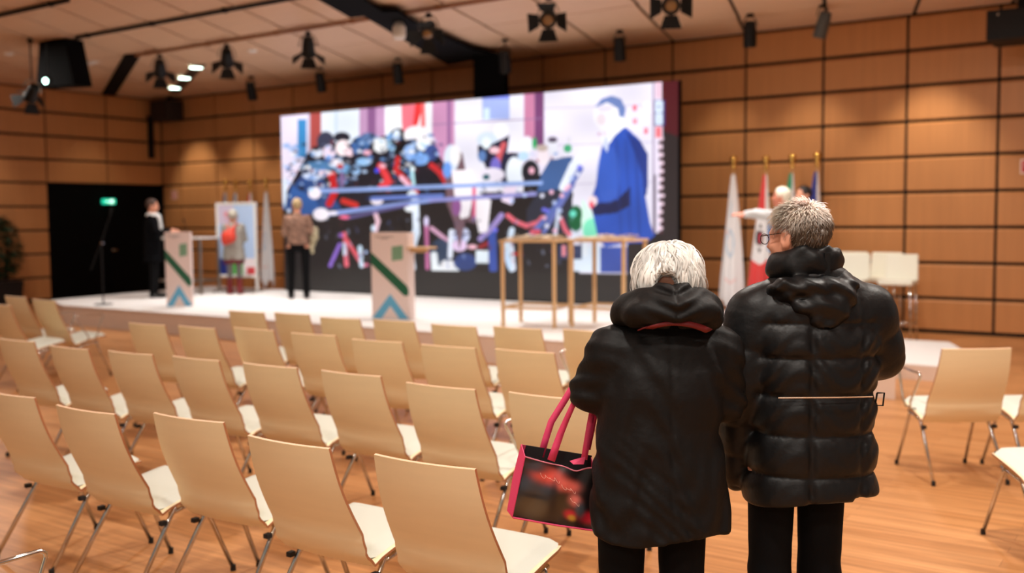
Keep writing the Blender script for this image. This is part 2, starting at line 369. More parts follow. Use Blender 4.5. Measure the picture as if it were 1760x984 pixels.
def rect(u0, v0, u1, v1, col, a=1., w=1.5): put(soft(np.maximum(np.maximum(u0-U, U-u1), np.maximum(v0-V, V-v1)), w), col, a)
def el(cu, cv, ru, rv, col, a=1., rot=0., w=2.):
    c_, s_ = math.cos(rot), math.sin(rot); x = (U-cu)*c_+(V-cv)*s_; y = -(U-cu)*s_+(V-cv)*c_
    q = np.sqrt((x/ru)**2+(y/rv)**2); put(soft((q-1)*min(ru, rv), w), col, a)
def ln(p, q, r, col, a=1., r2=None, w=1.5):
    p = np.array(p, float); q = np.array(q, float); d = q-p; h = np.clip(((U-p[0])*d[0]+(V-p[1])*d[1])/(d@d), 0, 1)
    rr = r+(0 if r2 is None else (r2-r)*h); put(soft(np.hypot(U-p[0]-h*d[0], V-p[1]-h*d[1])-rr, w), col, a)
def pl(pts, r, col, a=1.):
    for p, q in zip(pts[:-1], pts[1:]): ln(p, q, r, col, a)
def pg(pts, col, a=1.):
    ins = np.zeros(U.shape, bool); n = len(pts)
    for i in range(n):
        (x1, y1), (x2, y2) = pts[i], pts[(i+1) % n]
        if y1 == y2: continue
        ins ^= ((y1 > V) != (y2 > V)) & (U < (x2-x1)*(V-y1)/(y2-y1)+x1)
    put(ins.astype(float), col, a)
DK = (32, 27, 28); PK = (236, 226, 246); WH = (250, 250, 255)
put(np.ones(U.shape), DK)
# wall behind the crowd
rect(480, 120, 1140, 300, PK)
rect(484, 150, 531, 345, (240, 228, 250)); rect(512, 205, 527, 270, (60, 140, 200)); ln((531, 150), (531, 300), 1.3, (190, 190, 215))
rect(533, 150, 552, 260, (178, 78, 74)); rect(553, 150, 618, 260, (236, 244, 255)); rect(576, 150, 580, 260, (190, 214, 245), .6)
rect(618, 140, 662, 262, (196, 150, 190)); rect(632, 140, 646, 260, (140, 92, 140)); rect(662, 140, 743, 250, WH)
pg([(688, 140), (712, 140), (714, 235), (692, 240)], (244, 120, 136)); pg([(731, 140), (731, 170), (716, 222), (710, 215), (716, 160)], (240, 60, 62)); rect(724, 176, 731, 218, (246, 110, 112))
rect(743, 120, 782, 340, (206, 146, 186)); rect(769, 120, 775, 320, (150, 100, 150)); rect(782, 120, 900, 330, (240, 236, 250))
rect(829, 120, 876, 205, (168, 184, 240)); rect(829, 120, 876, 170, (110, 120, 236), .7); rect(832, 186, 842, 206, (215, 235, 250))
rect(901, 120, 919, 250, (206, 130, 166)); rect(919, 120, 935, 250, (122, 68, 116)); rect(936, 120, 1124, 480, (238, 232, 248))
for v in (186, 250, 318): ln((936, v), (1124, v-6), .9, (206, 196, 222))
ln((743, 214), (936, 203), .8, (150, 120, 160)); 
# press crowd, dark mass
pg([(484, 345), (500, 315), (530, 262), (560, 240), (590, 248), (640, 238), (700, 225), (745, 250), (775, 300), (790, 480), (484, 480)], (28, 26, 36))
pg([(484, 345), (520, 300), (545, 290), (600, 380), (560, 385), (484, 390)], (40, 72, 128))
el(560, 243, 15, 17, (58, 62, 84)); el(566, 262, 11, 13, (250, 225, 240)); el(588, 236, 14, 9, (30, 30, 44)); el(590, 254, 13, 14, (255, 236, 240)); el(601, 262, 7, 7, (250, 215, 225))
el(545, 262, 10, 9, (235, 240, 255)); el(548, 285, 30, 9, (90, 150, 205), .8); el(540, 300, 20, 9, (220, 230, 255)); el(528, 288, 6, 5, WH)
el(620, 250, 16, 16, (56, 96, 150)); el(634, 236, 14, 8, (90, 120, 170)); el(655, 250, 13, 13, WH); rect(643, 238, 662, 258, (252, 254, 255)); el(673, 244, 8, 18, (170, 215, 245))
el(684, 236, 14, 16, (20, 20, 26)); el(682, 233, 7, 11, (228, 240, 255)); el(690, 262, 10, 30, (22, 20, 24)); el(716, 232, 22, 16, (255, 250, 255)); el(705, 262, 12, 14, (150, 185, 240)); el(730, 250, 14, 9, (245, 250, 255)); el(742, 262, 12, 14, (60, 80, 140)); el(722, 272, 16, 12, (120, 165, 230))
el(570, 300, 8, 6, (250, 120, 120)); el(556, 297, 10, 5, (245, 220, 235)); el(578, 280, 12, 7, (250, 240, 250)); el(632, 262, 8, 5, (245, 180, 200)); el(590, 290, 14, 8, (120, 175, 225)); el(625, 278, 13, 7, (150, 195, 240)); el(612, 292, 8, 9, (150, 190, 235))
rr = np.random.default_rng(3)
for i in range(150):
    u = rr.uniform(488, 742); v = rr.uniform(245, 340) if u < 600 else rr.uniform(232, 300); r = rr.uniform(1.0, 4.2)
    el(u, v, r*rr.uniform(.8, 2), r, [(120, 170, 235), (60, 100, 170), (190, 215, 250), (16, 18, 30), (250, 250, 255), (28, 30, 48)][rr.integers(6)], rr.uniform(.5, 1))
for i in range(420):
    u = rr.uniform(488, 760) if i % 3 else rr.uniform(822, 985); v = rr.uniform(238, 345); 
    if u < 600 and v < 238+abs(u-570)*.35: continue
    if u > 800 and v < 262: continue
    r = rr.uniform(.8, 3.0); el(u, v, r*rr.uniform(.7, 2.2), r, [(90, 140, 215), (24, 26, 40), (36, 50, 96), (20, 18, 24), (176, 206, 250), (150, 60, 70), (28, 30, 48), (236, 242, 255)][rr.integers(8)], rr.uniform(.35, .95), rot=rr.uniform(-.8, .8))
# red ropes and cloth in the crowd
pl([(654, 285), (664, 302), (668, 312), (655, 322)], 6, (226, 60, 66)); el(658, 285, 6, 4, (255, 180, 195)); pl([(684, 272), (681, 292), (700, 312), (716, 330)], 4.5, (210, 46, 50)); pl([(690, 305), (706, 322)], 4, (250, 190, 210))
pl([(742, 284), (756, 296), (768, 315)], 5, (205, 45, 50)); pl([(572, 305), (576, 330), (566, 350)], 6, (205, 30, 36)); pl([(590, 345), (612, 352)], 5, (206, 46, 40)); el(585, 286, 6, 4, (190, 40, 46)); pl([(708, 288), (711, 316)], 3, (190, 240, 250)); el(710, 290, 4, 4, (240, 250, 255)); el(648, 293, 4, 4, (70, 80, 245)); el(588, 308, 4, 14, (140, 110, 160))
# legs and tripods lower down
pg([(484, 360), (600, 360), (790, 340), (860, 350), (960, 360), (1000, 480), (484, 480)], DK)
el(489, 330, 4, 26, (228, 240, 255)); el(497, 362, 3.5, 3.5, (220, 230, 255)); pg([(500, 318), (540, 340), (552, 362), (520, 372), (500, 350)], (48, 92, 160))
pl([(592, 402), (596, 455)], 4, (246, 110, 128)); pl([(596, 412), (624, 456)], 3.6, (244, 96, 110)); pl([(584, 420), (568, 456)], 3.4, (150, 110, 215)); pl([(592, 420), (593, 436)], 3.2, (225, 235, 255)); pl([(619, 425), (622, 456)], 4, (215, 235, 255)); el(586, 404, 4, 4, (150, 100, 190)); el(629, 433, 3, 3, (180, 200, 245)); el(630, 455, 4, 3, (250, 130, 160))
pl([(645, 365), (650, 380), (646, 395)], 4, (250, 205, 220)); el(648, 345, 11, 7, (255, 240, 250)); el(642, 392, 4, 6, (220, 235, 255))
pl([(714, 340), (716, 400), (700, 455)], 6, (230, 240, 255)); pl([(714, 398), (706, 440), (709, 460)], 6, (225, 238, 255)); el(709, 335, 9, 8, (235, 245, 255)); el(705, 357, 10, 7, (245, 250, 255)); pl([(733, 378), (735, 460)], 3.6, (200, 110, 160)); el(733, 380, 4, 9, (225, 215, 250)); pl([(742, 392), (768, 412)], 3.6, (225, 170, 200))
el(757, 436, 18, 26, (50, 66, 92)); pl([(746, 438), (748, 462), (784, 462)], 6, (245, 250, 255)); el(770, 455, 14, 9, (250, 250, 255)); pl([(776, 398), (774, 440)], 4.5, (235, 240, 255)); el(793, 404, 15, 15, (205, 210, 240)); ln((780, 402), (808, 402), 1.2, (60, 60, 90)); el(790, 422, 13, 10, (230, 200, 235)); el(800, 450, 20, 15, (50, 70, 130)); rect(818, 430, 846, 452, (235, 246, 255)); el(812, 424, 9, 4, (250, 190, 205)); pl([(826, 424), (842, 416)], 4, (150, 40, 46)); pl([(846, 400), (848, 462)], 7, (60, 84, 170))
pl([(880, 395), (872, 440), (880, 462)], 5, (220, 236, 255)); pl([(862, 370), (845, 392), (826, 410)], 5, (160, 140, 200))
# woman in white, cameraman and others
pg([(765, 300), (775, 262), (795, 262), (802, 300), (830, 360), (822, 385), (800, 380), (790, 430), (780, 380), (768, 350)], (120, 90, 100))
el(776, 272, 13, 24, (225, 234, 250)); el(783, 266, 9, 17, (255, 250, 252)); el(769, 292, 8, 14, (110, 160, 240)); pg([(776, 292), (812, 292), (822, 330), (844, 344), (838, 400), (824, 400), (812, 345), (806, 372), (792, 376), (782, 340)], (255, 246, 252)); rect(812, 320, 818, 376, (230, 100, 140)); el(785, 355, 8, 16, (150, 90, 150))
el(838, 240, 18, 14, (215, 228, 246)); el(862, 222, 13, 12, (250, 250, 255)); pg([(822, 250), (844, 248), (876, 232), (872, 262), (888, 262), (900, 300), (880, 320), (840, 300), (830, 275), (822, 270)], (34, 36, 60)); el(836, 246, 8, 10, (240, 250, 255)); el(858, 229, 8, 7, WH); el(829, 268, 7, 10, (96, 132, 190)); pl([(866, 248), (858, 268), (852, 300)], 5, (206, 90, 96)); el(850, 258, 9, 6, (250, 200, 210)); el(852, 286, 9, 16, (120, 110, 200)); el(884, 296, 14, 27, (240, 246, 255)); el(846, 300, 22, 12, (240, 230, 245)); el(836, 304, 6, 5, (40, 90, 100)); pg([(890, 318), (868, 318), (862, 345), (880, 352)], (246, 225, 245))
el(906, 248, 11, 14, (245, 246, 255)); el(919, 246, 4, 10, (50, 170, 100)); el(900, 268, 9, 8, (190, 220, 250)); el(912, 295, 15, 20, (30, 30, 38)); el(914, 293, 5, 6, (245, 180, 200)); el(934, 268, 9, 16, (255, 238, 246)); el(950, 252, 8, 12, (240, 240, 252)); el(950, 240, 8, 5, (90, 80, 100)); el(932, 254, 10, 6, (200, 180, 170))
pg([(920, 345), (930, 300), (945, 275), (985, 268), (978, 300), (960, 330), (950, 352), (925, 362)], (64, 96, 150)); el(976, 255, 7, 7, (70, 170, 120)); el(978, 240, 4, 6, (225, 220, 230))
pg([(906, 360), (925, 330), (960, 325), (985, 330), (982, 400), (930, 405), (905, 385)], (46, 48, 62))
# long booms
ln((548, 328), (930, 314), 3.6, (150, 176, 235)); ln((560, 368), (740, 344), 3.8, (140, 160, 222)); ln((740, 344), (920, 333), 3.4, (150, 150, 215)); ln((598, 374), (700, 352), 3, (110, 100, 160), .8); ln((640, 341), (760, 336), 3.6, (106, 130, 206)); el(541, 332, 11, 10, (255, 240, 250)); el(552, 368, 14, 11, (255, 245, 255)); el(572, 366, 9, 3.5, (250, 240, 255)); el(535, 326, 5, 4, (200, 225, 255)); el(592, 373, 9, 3.5, (245, 110, 150))
# barrier ropes and microphone poles
pl([(873, 370), (885, 380), (905, 388), (925, 382), (932, 374)], 4, (232, 106, 122)); pl([(964, 375), (972, 395), (985, 408)], 3.6, (236, 110, 128)); pl([(985, 408), (1000, 396), (1003, 380)], 5, (235, 240, 255))
pl([(998, 290), (960, 350), (915, 402)], 5, (96, 116, 190)); pl([(985, 318), (965, 350), (935, 398)], 3.6, (110, 120, 190)); pl([(960, 360), (955, 402)], 3, (210, 220, 240)); pl([(1007, 262), (985, 285), (968, 322)], 7, (236, 242, 255))
for u, v in [(996, 287), (993, 299), (983, 306), (978, 320), (966, 336), (953, 348), (941, 362), (936, 374), (963, 362), (962, 374), (940, 388), (932, 336), (948, 330), (973, 325), (935, 360), (954, 396), (902, 335), (880, 345), (852, 395)]:
    el(u, v, 3.8, 3.8, [(235, 235, 255), (190, 205, 250), (250, 190, 215), (120, 120, 245)][(u+v) % 4])
el(990, 375, 13, 22, (18, 96, 56)); el(985, 367, 6, 6, (110, 225, 200)); pg([(1000, 340), (1030, 385), (1020, 414), (1004, 414), (1000, 390)], (214, 250, 232)); el(1018, 395, 16, 20, (130, 236, 196)); el(920, 398, 10, 5, (230, 90, 110)); rect(979, 424, 1032, 466, (228, 240, 255)); rect(1002, 416, 1010, 440, (240, 246, 255)); el(1022, 425, 7, 12, (232, 244, 255)); rect(960, 421, 1000, 445, (50, 60, 96)); rect(966, 421, 972, 440, (250, 150, 160)); rect(1032, 424, 1078, 468, (60, 84, 170))
pl([(880, 420), (884, 462)], 3, (230, 236, 255)); pl([(866, 430), (876, 458)], 4, (200, 225, 255)); el(868, 420, 8, 8, (225, 240, 255)); el(890, 436, 9, 3, (190, 30, 30))
# man in blue suit
pg([(1078, 415), (1126, 400), (1136, 400), (1136, 480), (1078, 480)], (36, 31, 32))
pg([(1046, 222), (1062, 216), (1078, 220), (1100, 240), (1112, 262), (1113, 300), (1110, 340), (1118, 385), (1126, 404), (1112, 416), (1080, 418), (1040, 424), (1028, 408), (1020, 372), (1015, 352), (1018, 336), (1024, 320), (1028, 290), (1034, 255)], (44, 84, 186))
pg([(1075, 225), (1100, 242), (1114, 265), (1113, 330), (1108, 340), (1104, 300), (1090, 260)], (32, 58, 140)); pg([(1016, 360), (1020, 338), (1060, 344), (1084, 320), (1084, 352), (1060, 366), (1022, 370)], (28, 34, 78)); pg([(1018, 335), (1050, 325), (1070, 330), (1052, 346), (1020, 350)], (50, 88, 188))
el(1044, 198, 24, 26, (250, 246, 252)); pg([(1022, 185), (1034, 170), (1052, 164), (1068, 170), (1075, 185), (1074, 208), (1066, 206), (1062, 186), (1044, 176)], (110, 132, 190)); el(1026, 200, 5, 7, (255, 250, 252)); pg([(1046, 206), (1072, 200), (1076, 216), (1058, 232), (1046, 248), (1042, 232)], (252, 252, 255)); el(1036, 230, 8, 3, (200, 130, 170)); el(1019, 345, 8, 9, (255, 225, 228)); el(1017, 352, 4, 6, (240, 80, 100))
for i in range(160):
    u = rr.uniform(560, 1000); v = rr.uniform(375, 458); r = rr.uniform(.8, 2.8)
    el(u, v, r, r*rr.uniform(.8, 2.4), [(60, 70, 120), (96, 120, 190), (44, 30, 34), (150, 50, 60), (30, 30, 44), (190, 205, 245)][rr.integers(6)], rr.uniform(.15, .55), rot=rr.uniform(-.6, .6))
for u0, a_ in ((1060, .35), (1076, .3), (1092, .45)): ln((u0, 240), (u0+8, 412), 2.2, (30, 54, 130), a_)
el(1046, 300, 20, 50, (70, 112, 214), .35); el(1034, 205, 8, 10, (236, 214, 226), .7); el(1040, 186, 14, 6, (226, 216, 236), .8); pg([(1030, 222), (1050, 232), (1044, 262), (1036, 250)], (246, 246, 255), .8)
sh_ = 1-.10*np.clip((V-180)/300, 0, 1)-.05*np.sin(U*.045)*np.cos(V*.06); C *= sh_[..., None]
# right edge of the picture: dark red surround and ragged lit rim
pg([(1137, 120), (1170, 120), (1170, 480), (1134, 480), (1137, 402), (1139, 300), (1139, 230)], (40, 32, 34)); pg([(1137, 120), (1170, 120), (1170, 236), (1140, 225)], (78, 14, 26)); rect(1127, 120, 1137, 400, (232, 220, 240)); rect(1122, 120, 1124.5, 400, (150, 130, 160)); rect(1127, 120, 1137, 168, (240, 200, 220))
for v in range(238, 400, 7): el(1137+rr.uniform(-2, 2), v, 4, 3.4, (70, 40, 50) if v % 2 else (236, 205, 220))
# logo letters and figures "eu 20 18 at" style stack
def digit(ch, u, v, s, col, r=1.2):
    seg = {'2': [(0, .2, .5, 0), (.5, 0, 1, .25), (1, .25, 0, 1), (0, 1, 1, 1)], '0': [(.1, 0, .9, 0), (.9, 0, .9, 1), (.9, 1, .1, 1), (.1, 1, .1, 0)], '1': [(.5, 0, .5, 1), (.2, .25, .5, 0)],
           '8': [(.1, 0, .9, 0), (.9, 0, .9, 1), (.9, 1, .1, 1), (.1, 1, .1, 0), (.1, .5, .9, .5)], 'e': [(0, .5, 1, .5), (1, .5, .9, 0), (.9, 0, .1, 0), (.1, 0, 0, .5), (0, .5, .1, 1), (.1, 1, .9, 1)],
           'u': [(0, 0, 0, .9), (0, .9, 1, 1), (1, 0, 1, 1)], 'a': [(0, 0, .9, 0), (.9, 0, .9, 1), (.9, .5, .1, .5), (.1, .5, .1, 1), (.1, 1, .9, 1)], 't': [(.4, -.3, .4, 1), (0, 0, .9, 0), (.4, 1, .9, 1)]}[ch]
    for a, b_, c_, e in seg: ln((u+a*s*.8, v+b_*s*1.2), (u+c_*s*.8, v+e*s*1.2), r, col)
digit('e', 1089, 182, 6, (238, 90, 116)); digit('u', 1089, 204, 6, (238, 90, 116)); digit('2', 1107, 177, 12, (252, 255, 250), 2.2); digit('1', 1107, 198, 12, (252, 255, 250), 2.2); digit('a', 1108, 221, 6, (238, 90, 116))
rect(1125, 172, 1143, 216, (60, 60, 130)); digit('0', 1128, 176, 12, (225, 240, 255), 3); digit('8', 1128, 197, 12, (225, 240, 255), 2.6); rect(1127, 218, 1137, 236, (246, 120, 130))
put(soft(462-V+((U-590)*.0178), 1.5)*0+soft((462+(U-590)*.0178)-V, 1.5), (34, 31, 30))
# picture tiles: faint module joints
LC = np.where(C/255 <= .04045, C/255/12.92, ((C/255+.055)/1.055)**2.4)
P3 = np.stack([GX-9.47, np.full_like(GX, -.004), GZ-S], -1)
gm = grid_mesh(P3); gm.build('display_panel', vcmat('screen_picture', .35, 1.08), led, colors=LC.reshape(-1, 3))

# ================================================================== CHAIRS
def shell_profile():      # (y forward, z, half width) from the top of the back down, round the bend, to the front of the seat
    P = []
    for t in np.linspace(0, 1, 9): P.append((-.335+.135*t-.03*math.sin(PI*t)*.6, .84-.345*t, .210+.024*t))
    for a in np.linspace(.12, 1, 8): q = a*PI*.5; P.append((-.2+.075*(1-math.cos(q))+.012*a, .495-.105*a-.036*math.sin(q), .234+.003*a))
    for t in np.linspace(.12, 1, 6): P.append((-.113+.37*t, .354+.074*t**.7-(.016*max(0, t-.85)/.15), .237-.010*t-(.022 if t > .99 else 0)))
    return P
SP = shell_profile()
def chair_shell(th=.011):
    b = MB(); nu = 9; n = len(SP); T = []
    for i in range(n):
        a = np.array(SP[min(i+1, n-1)][:2])-np.array(SP[max(i-1, 0)][:2]); a /= np.linalg.norm(a); T.append((a[1], -a[0]))   # normal pointing back / down
    def pt(i, j, o):
        y, z, hw = SP[i]; u = -1+2*j/(nu-1); curve = .022*(u*u) if i < 12 else .022*(u*u)*max(0, 1-(i-12)/6)
        return (u*hw, y+curve*abs(T[i][1])*0+curve*(1 if i < 12 else .5)+T[i][0]*o, z+T[i][1]*o+(0 if i < 14 else .006*u*u))
    for o in (0, th): b.v += [pt(i, j, o if o == 0 else -o) for i in range(n) for j in range(nu)]
    K = n*nu
    for i in range(n-1):
        for j in range(nu-1):
            a = i*nu+j; b.f.append((a, a+1, a+nu+1, a+nu)); b.mi.append(0); b.f.append((K+a, K+a+nu, K+a+nu+1, K+a+1)); b.mi.append(0)
    for i in range(n-1):
        a = i*nu; b.f.append((a, a+nu, K+a+nu, K+a)); b.mi.append(1); a = i*nu+nu-1; b.f.append((a, K+a, K+a+nu, a+nu)); b.mi.append(1)
    for j in range(nu-1): b.f.append((j, K+j, K+j+1, j+1)); b.mi.append(2); a = (n-1)*nu+j; b.f.append((a, a+1, K+a+1, K+a)); b.mi.append(1)
    return b
def chair_pad():
    b = MB(); nu, nv = 13, 13
    def top_z(y): return .447+.02*((y-.02)/.25)**2*.3
    P = []
    for i in range(nv):
        v = i/(nv-1); y = -.105+.355*v; zb = .372+.066*v**.72
        for j in range(nu):
            u = -1+2*j/(nu-1); e = (1-abs(u)**10)*(1-abs(2*v-1)**12); hw = .216-.02*(abs(2*v-1)**8)
            P.append((u*hw, y, zb+.001+.030*max(0, e)**.35+.004*(1-u*u)*math.sin(PI*v)))
    b.v = P+[(x, y, .373+.066*((y+.105)/.355)**.72 if y > -.105 else .373) for x, y, z in P]
    K = nu*nv
    for i in range(nv-1):
        for j in range(nu-1):
            a = i*nu+j; b.f.append((a, a+1, a+nu+1, a+nu)); b.f.append((K+a, K+a+nu, K+a+nu+1, K+a+1))
    for i in range(nv-1):
        a = i*nu; b.f.append((a, a+nu, K+a+nu, K+a)); a = i*nu+nu-1; b.f.append((a, K+a, K+a+nu, a+nu))
    for j in range(nu-1): b.f.append((j, K+j, K+j+1, j+1)); a = (nv-1)*nu+j; b.f.append((a, a+1, K+a+1, K+a))
    b.mi = [0]*len(b.f); return b
def arm_mb(s):
    b = MB(); x = s*.262
    b.tube([(s*.215, .03, .415), (s*.25, .03, .42), (x, -.0, .47), (x, -.13, .64), (x, -.135, .655), (x, -.12, .665), (x, .17, .665), (x, .185, .655), (x, .185, .64), (x, .12, .47), (s*.25, .10, .42), (s*.215, .10, .415)], .0075, 8)
    b.box((x-.014, -.11, .668), (x+.014, .165, .678)) if False else None
    return b
def make_chair(name, label, arms):
    t = thing(name, label, 'chair')
    chair_shell().build('seat_shell', [PLY, PLYE, mat('lit_ply_edge', (238, 200, 164), .5)], t, smooth=True)['label'] = 'one-piece maple ply back and seat'  # top edge of the back paler: light from above painted into its colour
    o = t.children[0]; mod = o.modifiers.new('split', 'EDGE_SPLIT'); mod.split_angle = math.radians(50)
    chair_pad().build('seat_pad', PAD, t, smooth=True)['label'] = 'white upholstered seat pad'
    for s in (-1, 1):
        x = s*.212
        for (y0, y1) in ((-.02, -.272), (.12, .28)):
            lg = MB(); lg.tube([(x*.98, y0, .385), (x, y0+(y1-y0)*.05, .365), (s*.228, y1, .012)], .0105, 10); o = lg.build('leg', CHROME, t, smooth=True)
            g = MB(); g.tube([(s*.228, y1, .0), (s*.228, y1*.998, .028)], .0128, 10); g.build('foot_cap', RUBB, o)
        k = MB(); k.box((s*.222-.009, -.115, .315), (s*.222+.016, -.085, .335)); k.build('stacking_bumper', RUBB, t, bevel=.002)
    f = MB()
    for s in (-1, 1): f.tube([(s*.208, -.05, .350), (s*.208, .15, .385)], .0105)
    f.tube([(-.208, .05, .366), (.208, .05, .366)], .009); f.build('seat_frame', CHROME, t, smooth=True)
    for s in arms: arm_mb(s).build('armrest', CHROME, t, smooth=True)
    return t
plain = make_chair('stacking_chair', '', ()); armr = make_chair('stacking_chair', '', (1,)); arml = make_chair('stacking_chair', '', (-1,)); armb = make_chair('stacking_chair', '', (-1, 1))
used = set()
TZ = .84
def put_chair(px, py_, side, label, proto=None, rz=None, group='maple stacking chairs in rows', dx=0., at=None):
    proto = proto or plain
    if at is None:
        P = pz(px, py_, TZ); rz = rz if rz is not None else random.uniform(0, .07)
        c, s_ = math.cos(rz), math.sin(rz); lx, ly = (-.208 if side == 'L' else .208 if side == 'R' else 0), -.335
        at = (P[0]-(c*lx-s_*ly)+dx, P[1]-(s_*lx+c*ly), 0)
    if proto.name not in used: used.add(proto.name); proto.location = at; proto.rotation_euler = (0, 0, rz); proto['label'] = label; proto['group'] = group; return proto
    return dup(proto, at, rz, label, group)
ORD = ['first', 'second', 'third', 'fourth', 'fifth', 'sixth', 'seventh', 'eighth']
r1 = [(50, 685, 'R'), (88, 697, 'L'), (256, 711, 'L'), (418, 750, 'L'), (636, 783, 'L')]
for i, q in enumerate(r1): put_chair(*q, ['maple chair with white pad cut by the left picture edge in the nearest full row', 'maple chair in the nearest full row, second from the left', 'maple chair in the middle of the nearest full row', 'maple chair in the nearest full row, left of the one closest to the pink bag', 'largest maple chair in front, its white seat pad fully open beside the pink bag'][i], group='chairs of the nearest full row')
r2 = [(52, 588, 'R'), (80, 594, 'L'), (180, 603, 'L'), (290, 612, 'L'), (412, 624, 'L'), (547, 637, 'L'), (693, 658, 'L'), (870, 675, 'L')]
for i, q in enumerate(r2): put_chair(*q, ['maple chair at the left picture edge in the second row from the camera']+['']*0 and '' or 'maple chair with white pad, %s from the left in the second row from the camera' % ORD[i], proto=armr if i == 6 else None, group='chairs of the second row')
r3 = [(217, 555, 'L'), (302, 560, 'L'), (398, 563, 'L'), (496, 572, 'L'), (601, 583, 'L'), (720, 592, 'L'), (848, 600, 'L')]
for i, q in enumerate(r3): put_chair(*q, 'maple chair with white pad, %s from the left in the third row from the camera' % ORD[i], proto=armr if i in (4, 5) else None, group='chairs of the third row')
r4 = [(390, 534, 'L'), (468, 537, 'L'), (547, 545, 'L'), (638, 549, 'L'), (738, 557, 'L'), (845, 561, 'L'), (965, 566, 'L')]
for i, q in enumerate(r4): put_chair(*q, 'maple chair, %s from the left in the row nearest the stage front' % ORD[i], proto=armr if i in (4, 5) else None, group='chairs of the row nearest the stage')
lc = [(13, 525, 'R'), (40, 511, 'R'), (90, 517, 'R')]
for i, q in enumerate(lc): put_chair(*q, ['maple chair cut by the left picture edge beside the planter', 'maple chair between two others at the far left by the planter', 'maple chair with chrome arm loops at the left corner of the stage'][i], proto=armb if i == 2 else None, rz=-.02, group='chairs at the far left by the stage corner')
hA = math.radians(36)
put_chair(0, 0, '', 'maple chair with a chrome arm loop turned to the stage, right of the man', proto=arml, at=(18.472, -7.977, 0), rz=hA, group='chairs right of the couple')
put_chair(0, 0, '', 'maple chair at the right picture edge linked beside the armed chair', at=(18.472+.53*math.cos(hA)+.04, -7.977+.53*math.sin(hA), 0), rz=hA+.02, group='chairs right of the couple')
put_chair(0, 0, '', 'nearest chair at the right picture edge, mostly outside the frame', at=(19.22, -9.26, 0), rz=hA+.03, group='chairs right of the couple')
put_chair(0, 0, '', 'chair in the bottom left corner showing only a chrome arm loop', proto=armb, at=(16.66, -13.29, 0), rz=0.0, group='chairs of the row below the frame')

# ================================================================== STAGE FURNITURE
def lectern(px0, py0, px1, py1, label, side_shelf=False):
    A, B = pz(px0, py0, S), pz(px1, py1, S); A = A[:2]; B = B[:2]; d = B-A; w = np.linalg.norm(d)*.98; ang = math.atan2(d[1], d[0]); c = (A+B)/2
    n = np.array([-math.sin(ang), math.cos(ang)]); c = c+n*.09
    t = thing('lectern', label, 'lectern', (c[0], c[1], S), ang); Hh = 1.15
    b = MB(); b.box((-w/2, -.09, .002), (w/2, -.07, Hh)); b.build('front_panel', WHITE_L, t, bevel=.003)
    for s in (-1, 1): b = MB(); b.box((s*w/2-(.02 if s > 0 else 0), -.068, .002), (s*w/2+(0 if s > 0 else .02), .09, Hh-.005)); b.build('side_panel', WHITE_L, t, bevel=.003)
    b = MB(); b.box((-w/2+.022, -.068, Hh-.10), (w/2-.022, .09, Hh-.08)); b.build('reading_shelf', WHITE_L, t)
    y = -.0915; b = MB()
    def flat(pts, mi): b.add([(x*w, y, z) for x, z in pts], [tuple(range(len(pts)))], mi)
    flat([(-.5, .89), (-.5, .73), (.38, .31), (.5, .32), (.5, .40), (.45, .45)][::1], 0)
    flat([(.06, .96), (.36, .98), (.36, .79), (.06, .77)][::-1], 1)
    flat([(-.46, .005), (0, .335), (.46, .005), (.28, .005), (0, .20), (-.28, .005)][::-1], 2) if False else None
    flat([(-.5, .005), (-.24, .005), (0, .175), (0, .335)], 2); flat([(0, .335), (0, .175), (.24, .005), (.5, .005)], 2)
    b.build('printed_pattern', [mat('dark_green_print', (20, 88, 58), .6), mat('sage_print', (118, 156, 126), .6), mat('sky_blue_print', (96, 170, 206), .6)], t)['label'] = 'green band, sage square and blue chevron printed on the front'
    # small dark lines of print on the upper front: unreadably small letters
    b = MB()
    for k, (xx, ww, zz) in enumerate([(-.38, .18, 1.085), (-.17, .10, 1.085), (-.05, .16, 1.085), (-.24, .22, 1.062)]): b.box((xx*w, y-.001, zz), ((xx+ww)*w, y, zz+.010))
    b.build('small_print', mat('grey_print', (120, 110, 108), .7), t)
    g = MB(); g.tube([(w*.3, 0, Hh-.08), (w*.3, .0, Hh+.05), (w*.26, -.03, Hh+.16)], .005); g.tube([(w*.26, -.03, Hh+.16), (w*.24, -.045, Hh+.2)], .011); g.build('microphone', BLACK, t)
    if side_shelf:
        b = MB(); b.box((w/2+.001, -.16, Hh-.22), (w/2+.30, .16, Hh-.195)); b.box((w/2+.001, -.02, Hh-.27), (w/2+.24, .02, Hh-.22)); b.build('side_shelf', TAN, t, bevel=.003)
    return t
WHITE_L = mat('blush_white_laminate', (226, 206, 200), .6)
lectern(286, 527, 331, 526, 'white lectern with green band and blue chevron, beside the person in the dark coat')
lectern(639, 547, 704, 549, 'white lectern with green band and blue chevron, standing in front of the video wall', True)

def bar_table(c, w, d, h, ang, top, legm, label, foot=True, group=None):
    t = thing('bar_table', label, 'table', (c[0], c[1], S), ang, group)
    b = MB(); b.box((-w/2, -d/2, h-.03), (w/2, d/2, h)); b.build('tabletop', top, t, bevel=.004)
    for sx in (-1, 1):
        for sy in (-1, 1):
            x, y = sx*(w/2-.035), sy*(d/2-.035); b = MB(); b.box((x-.02, y-.02, .002), (x+.02, y+.02, h-.03)); b.build('leg', legm, t, bevel=.003)
    b = MB()
    for sy in (-1, 1): b.box((-w/2+.05, sy*(d/2-.035)-.012, .22), (w/2-.05, sy*(d/2-.035)+.012, .25))
    for sx in (-1, 1): b.box((sx*(w/2-.035)-.012, -d/2+.05, .22), (sx*(w/2-.035)+.012, d/2-.05, .25))
    b.build('footrail', legm, t)
    return t
STEEL = mat('satin_steel', (168, 160, 150), .3, .9)
qa, qb, qc = pz(865, 561, S), pz(953, 564, S), pz(1046, 548, S)
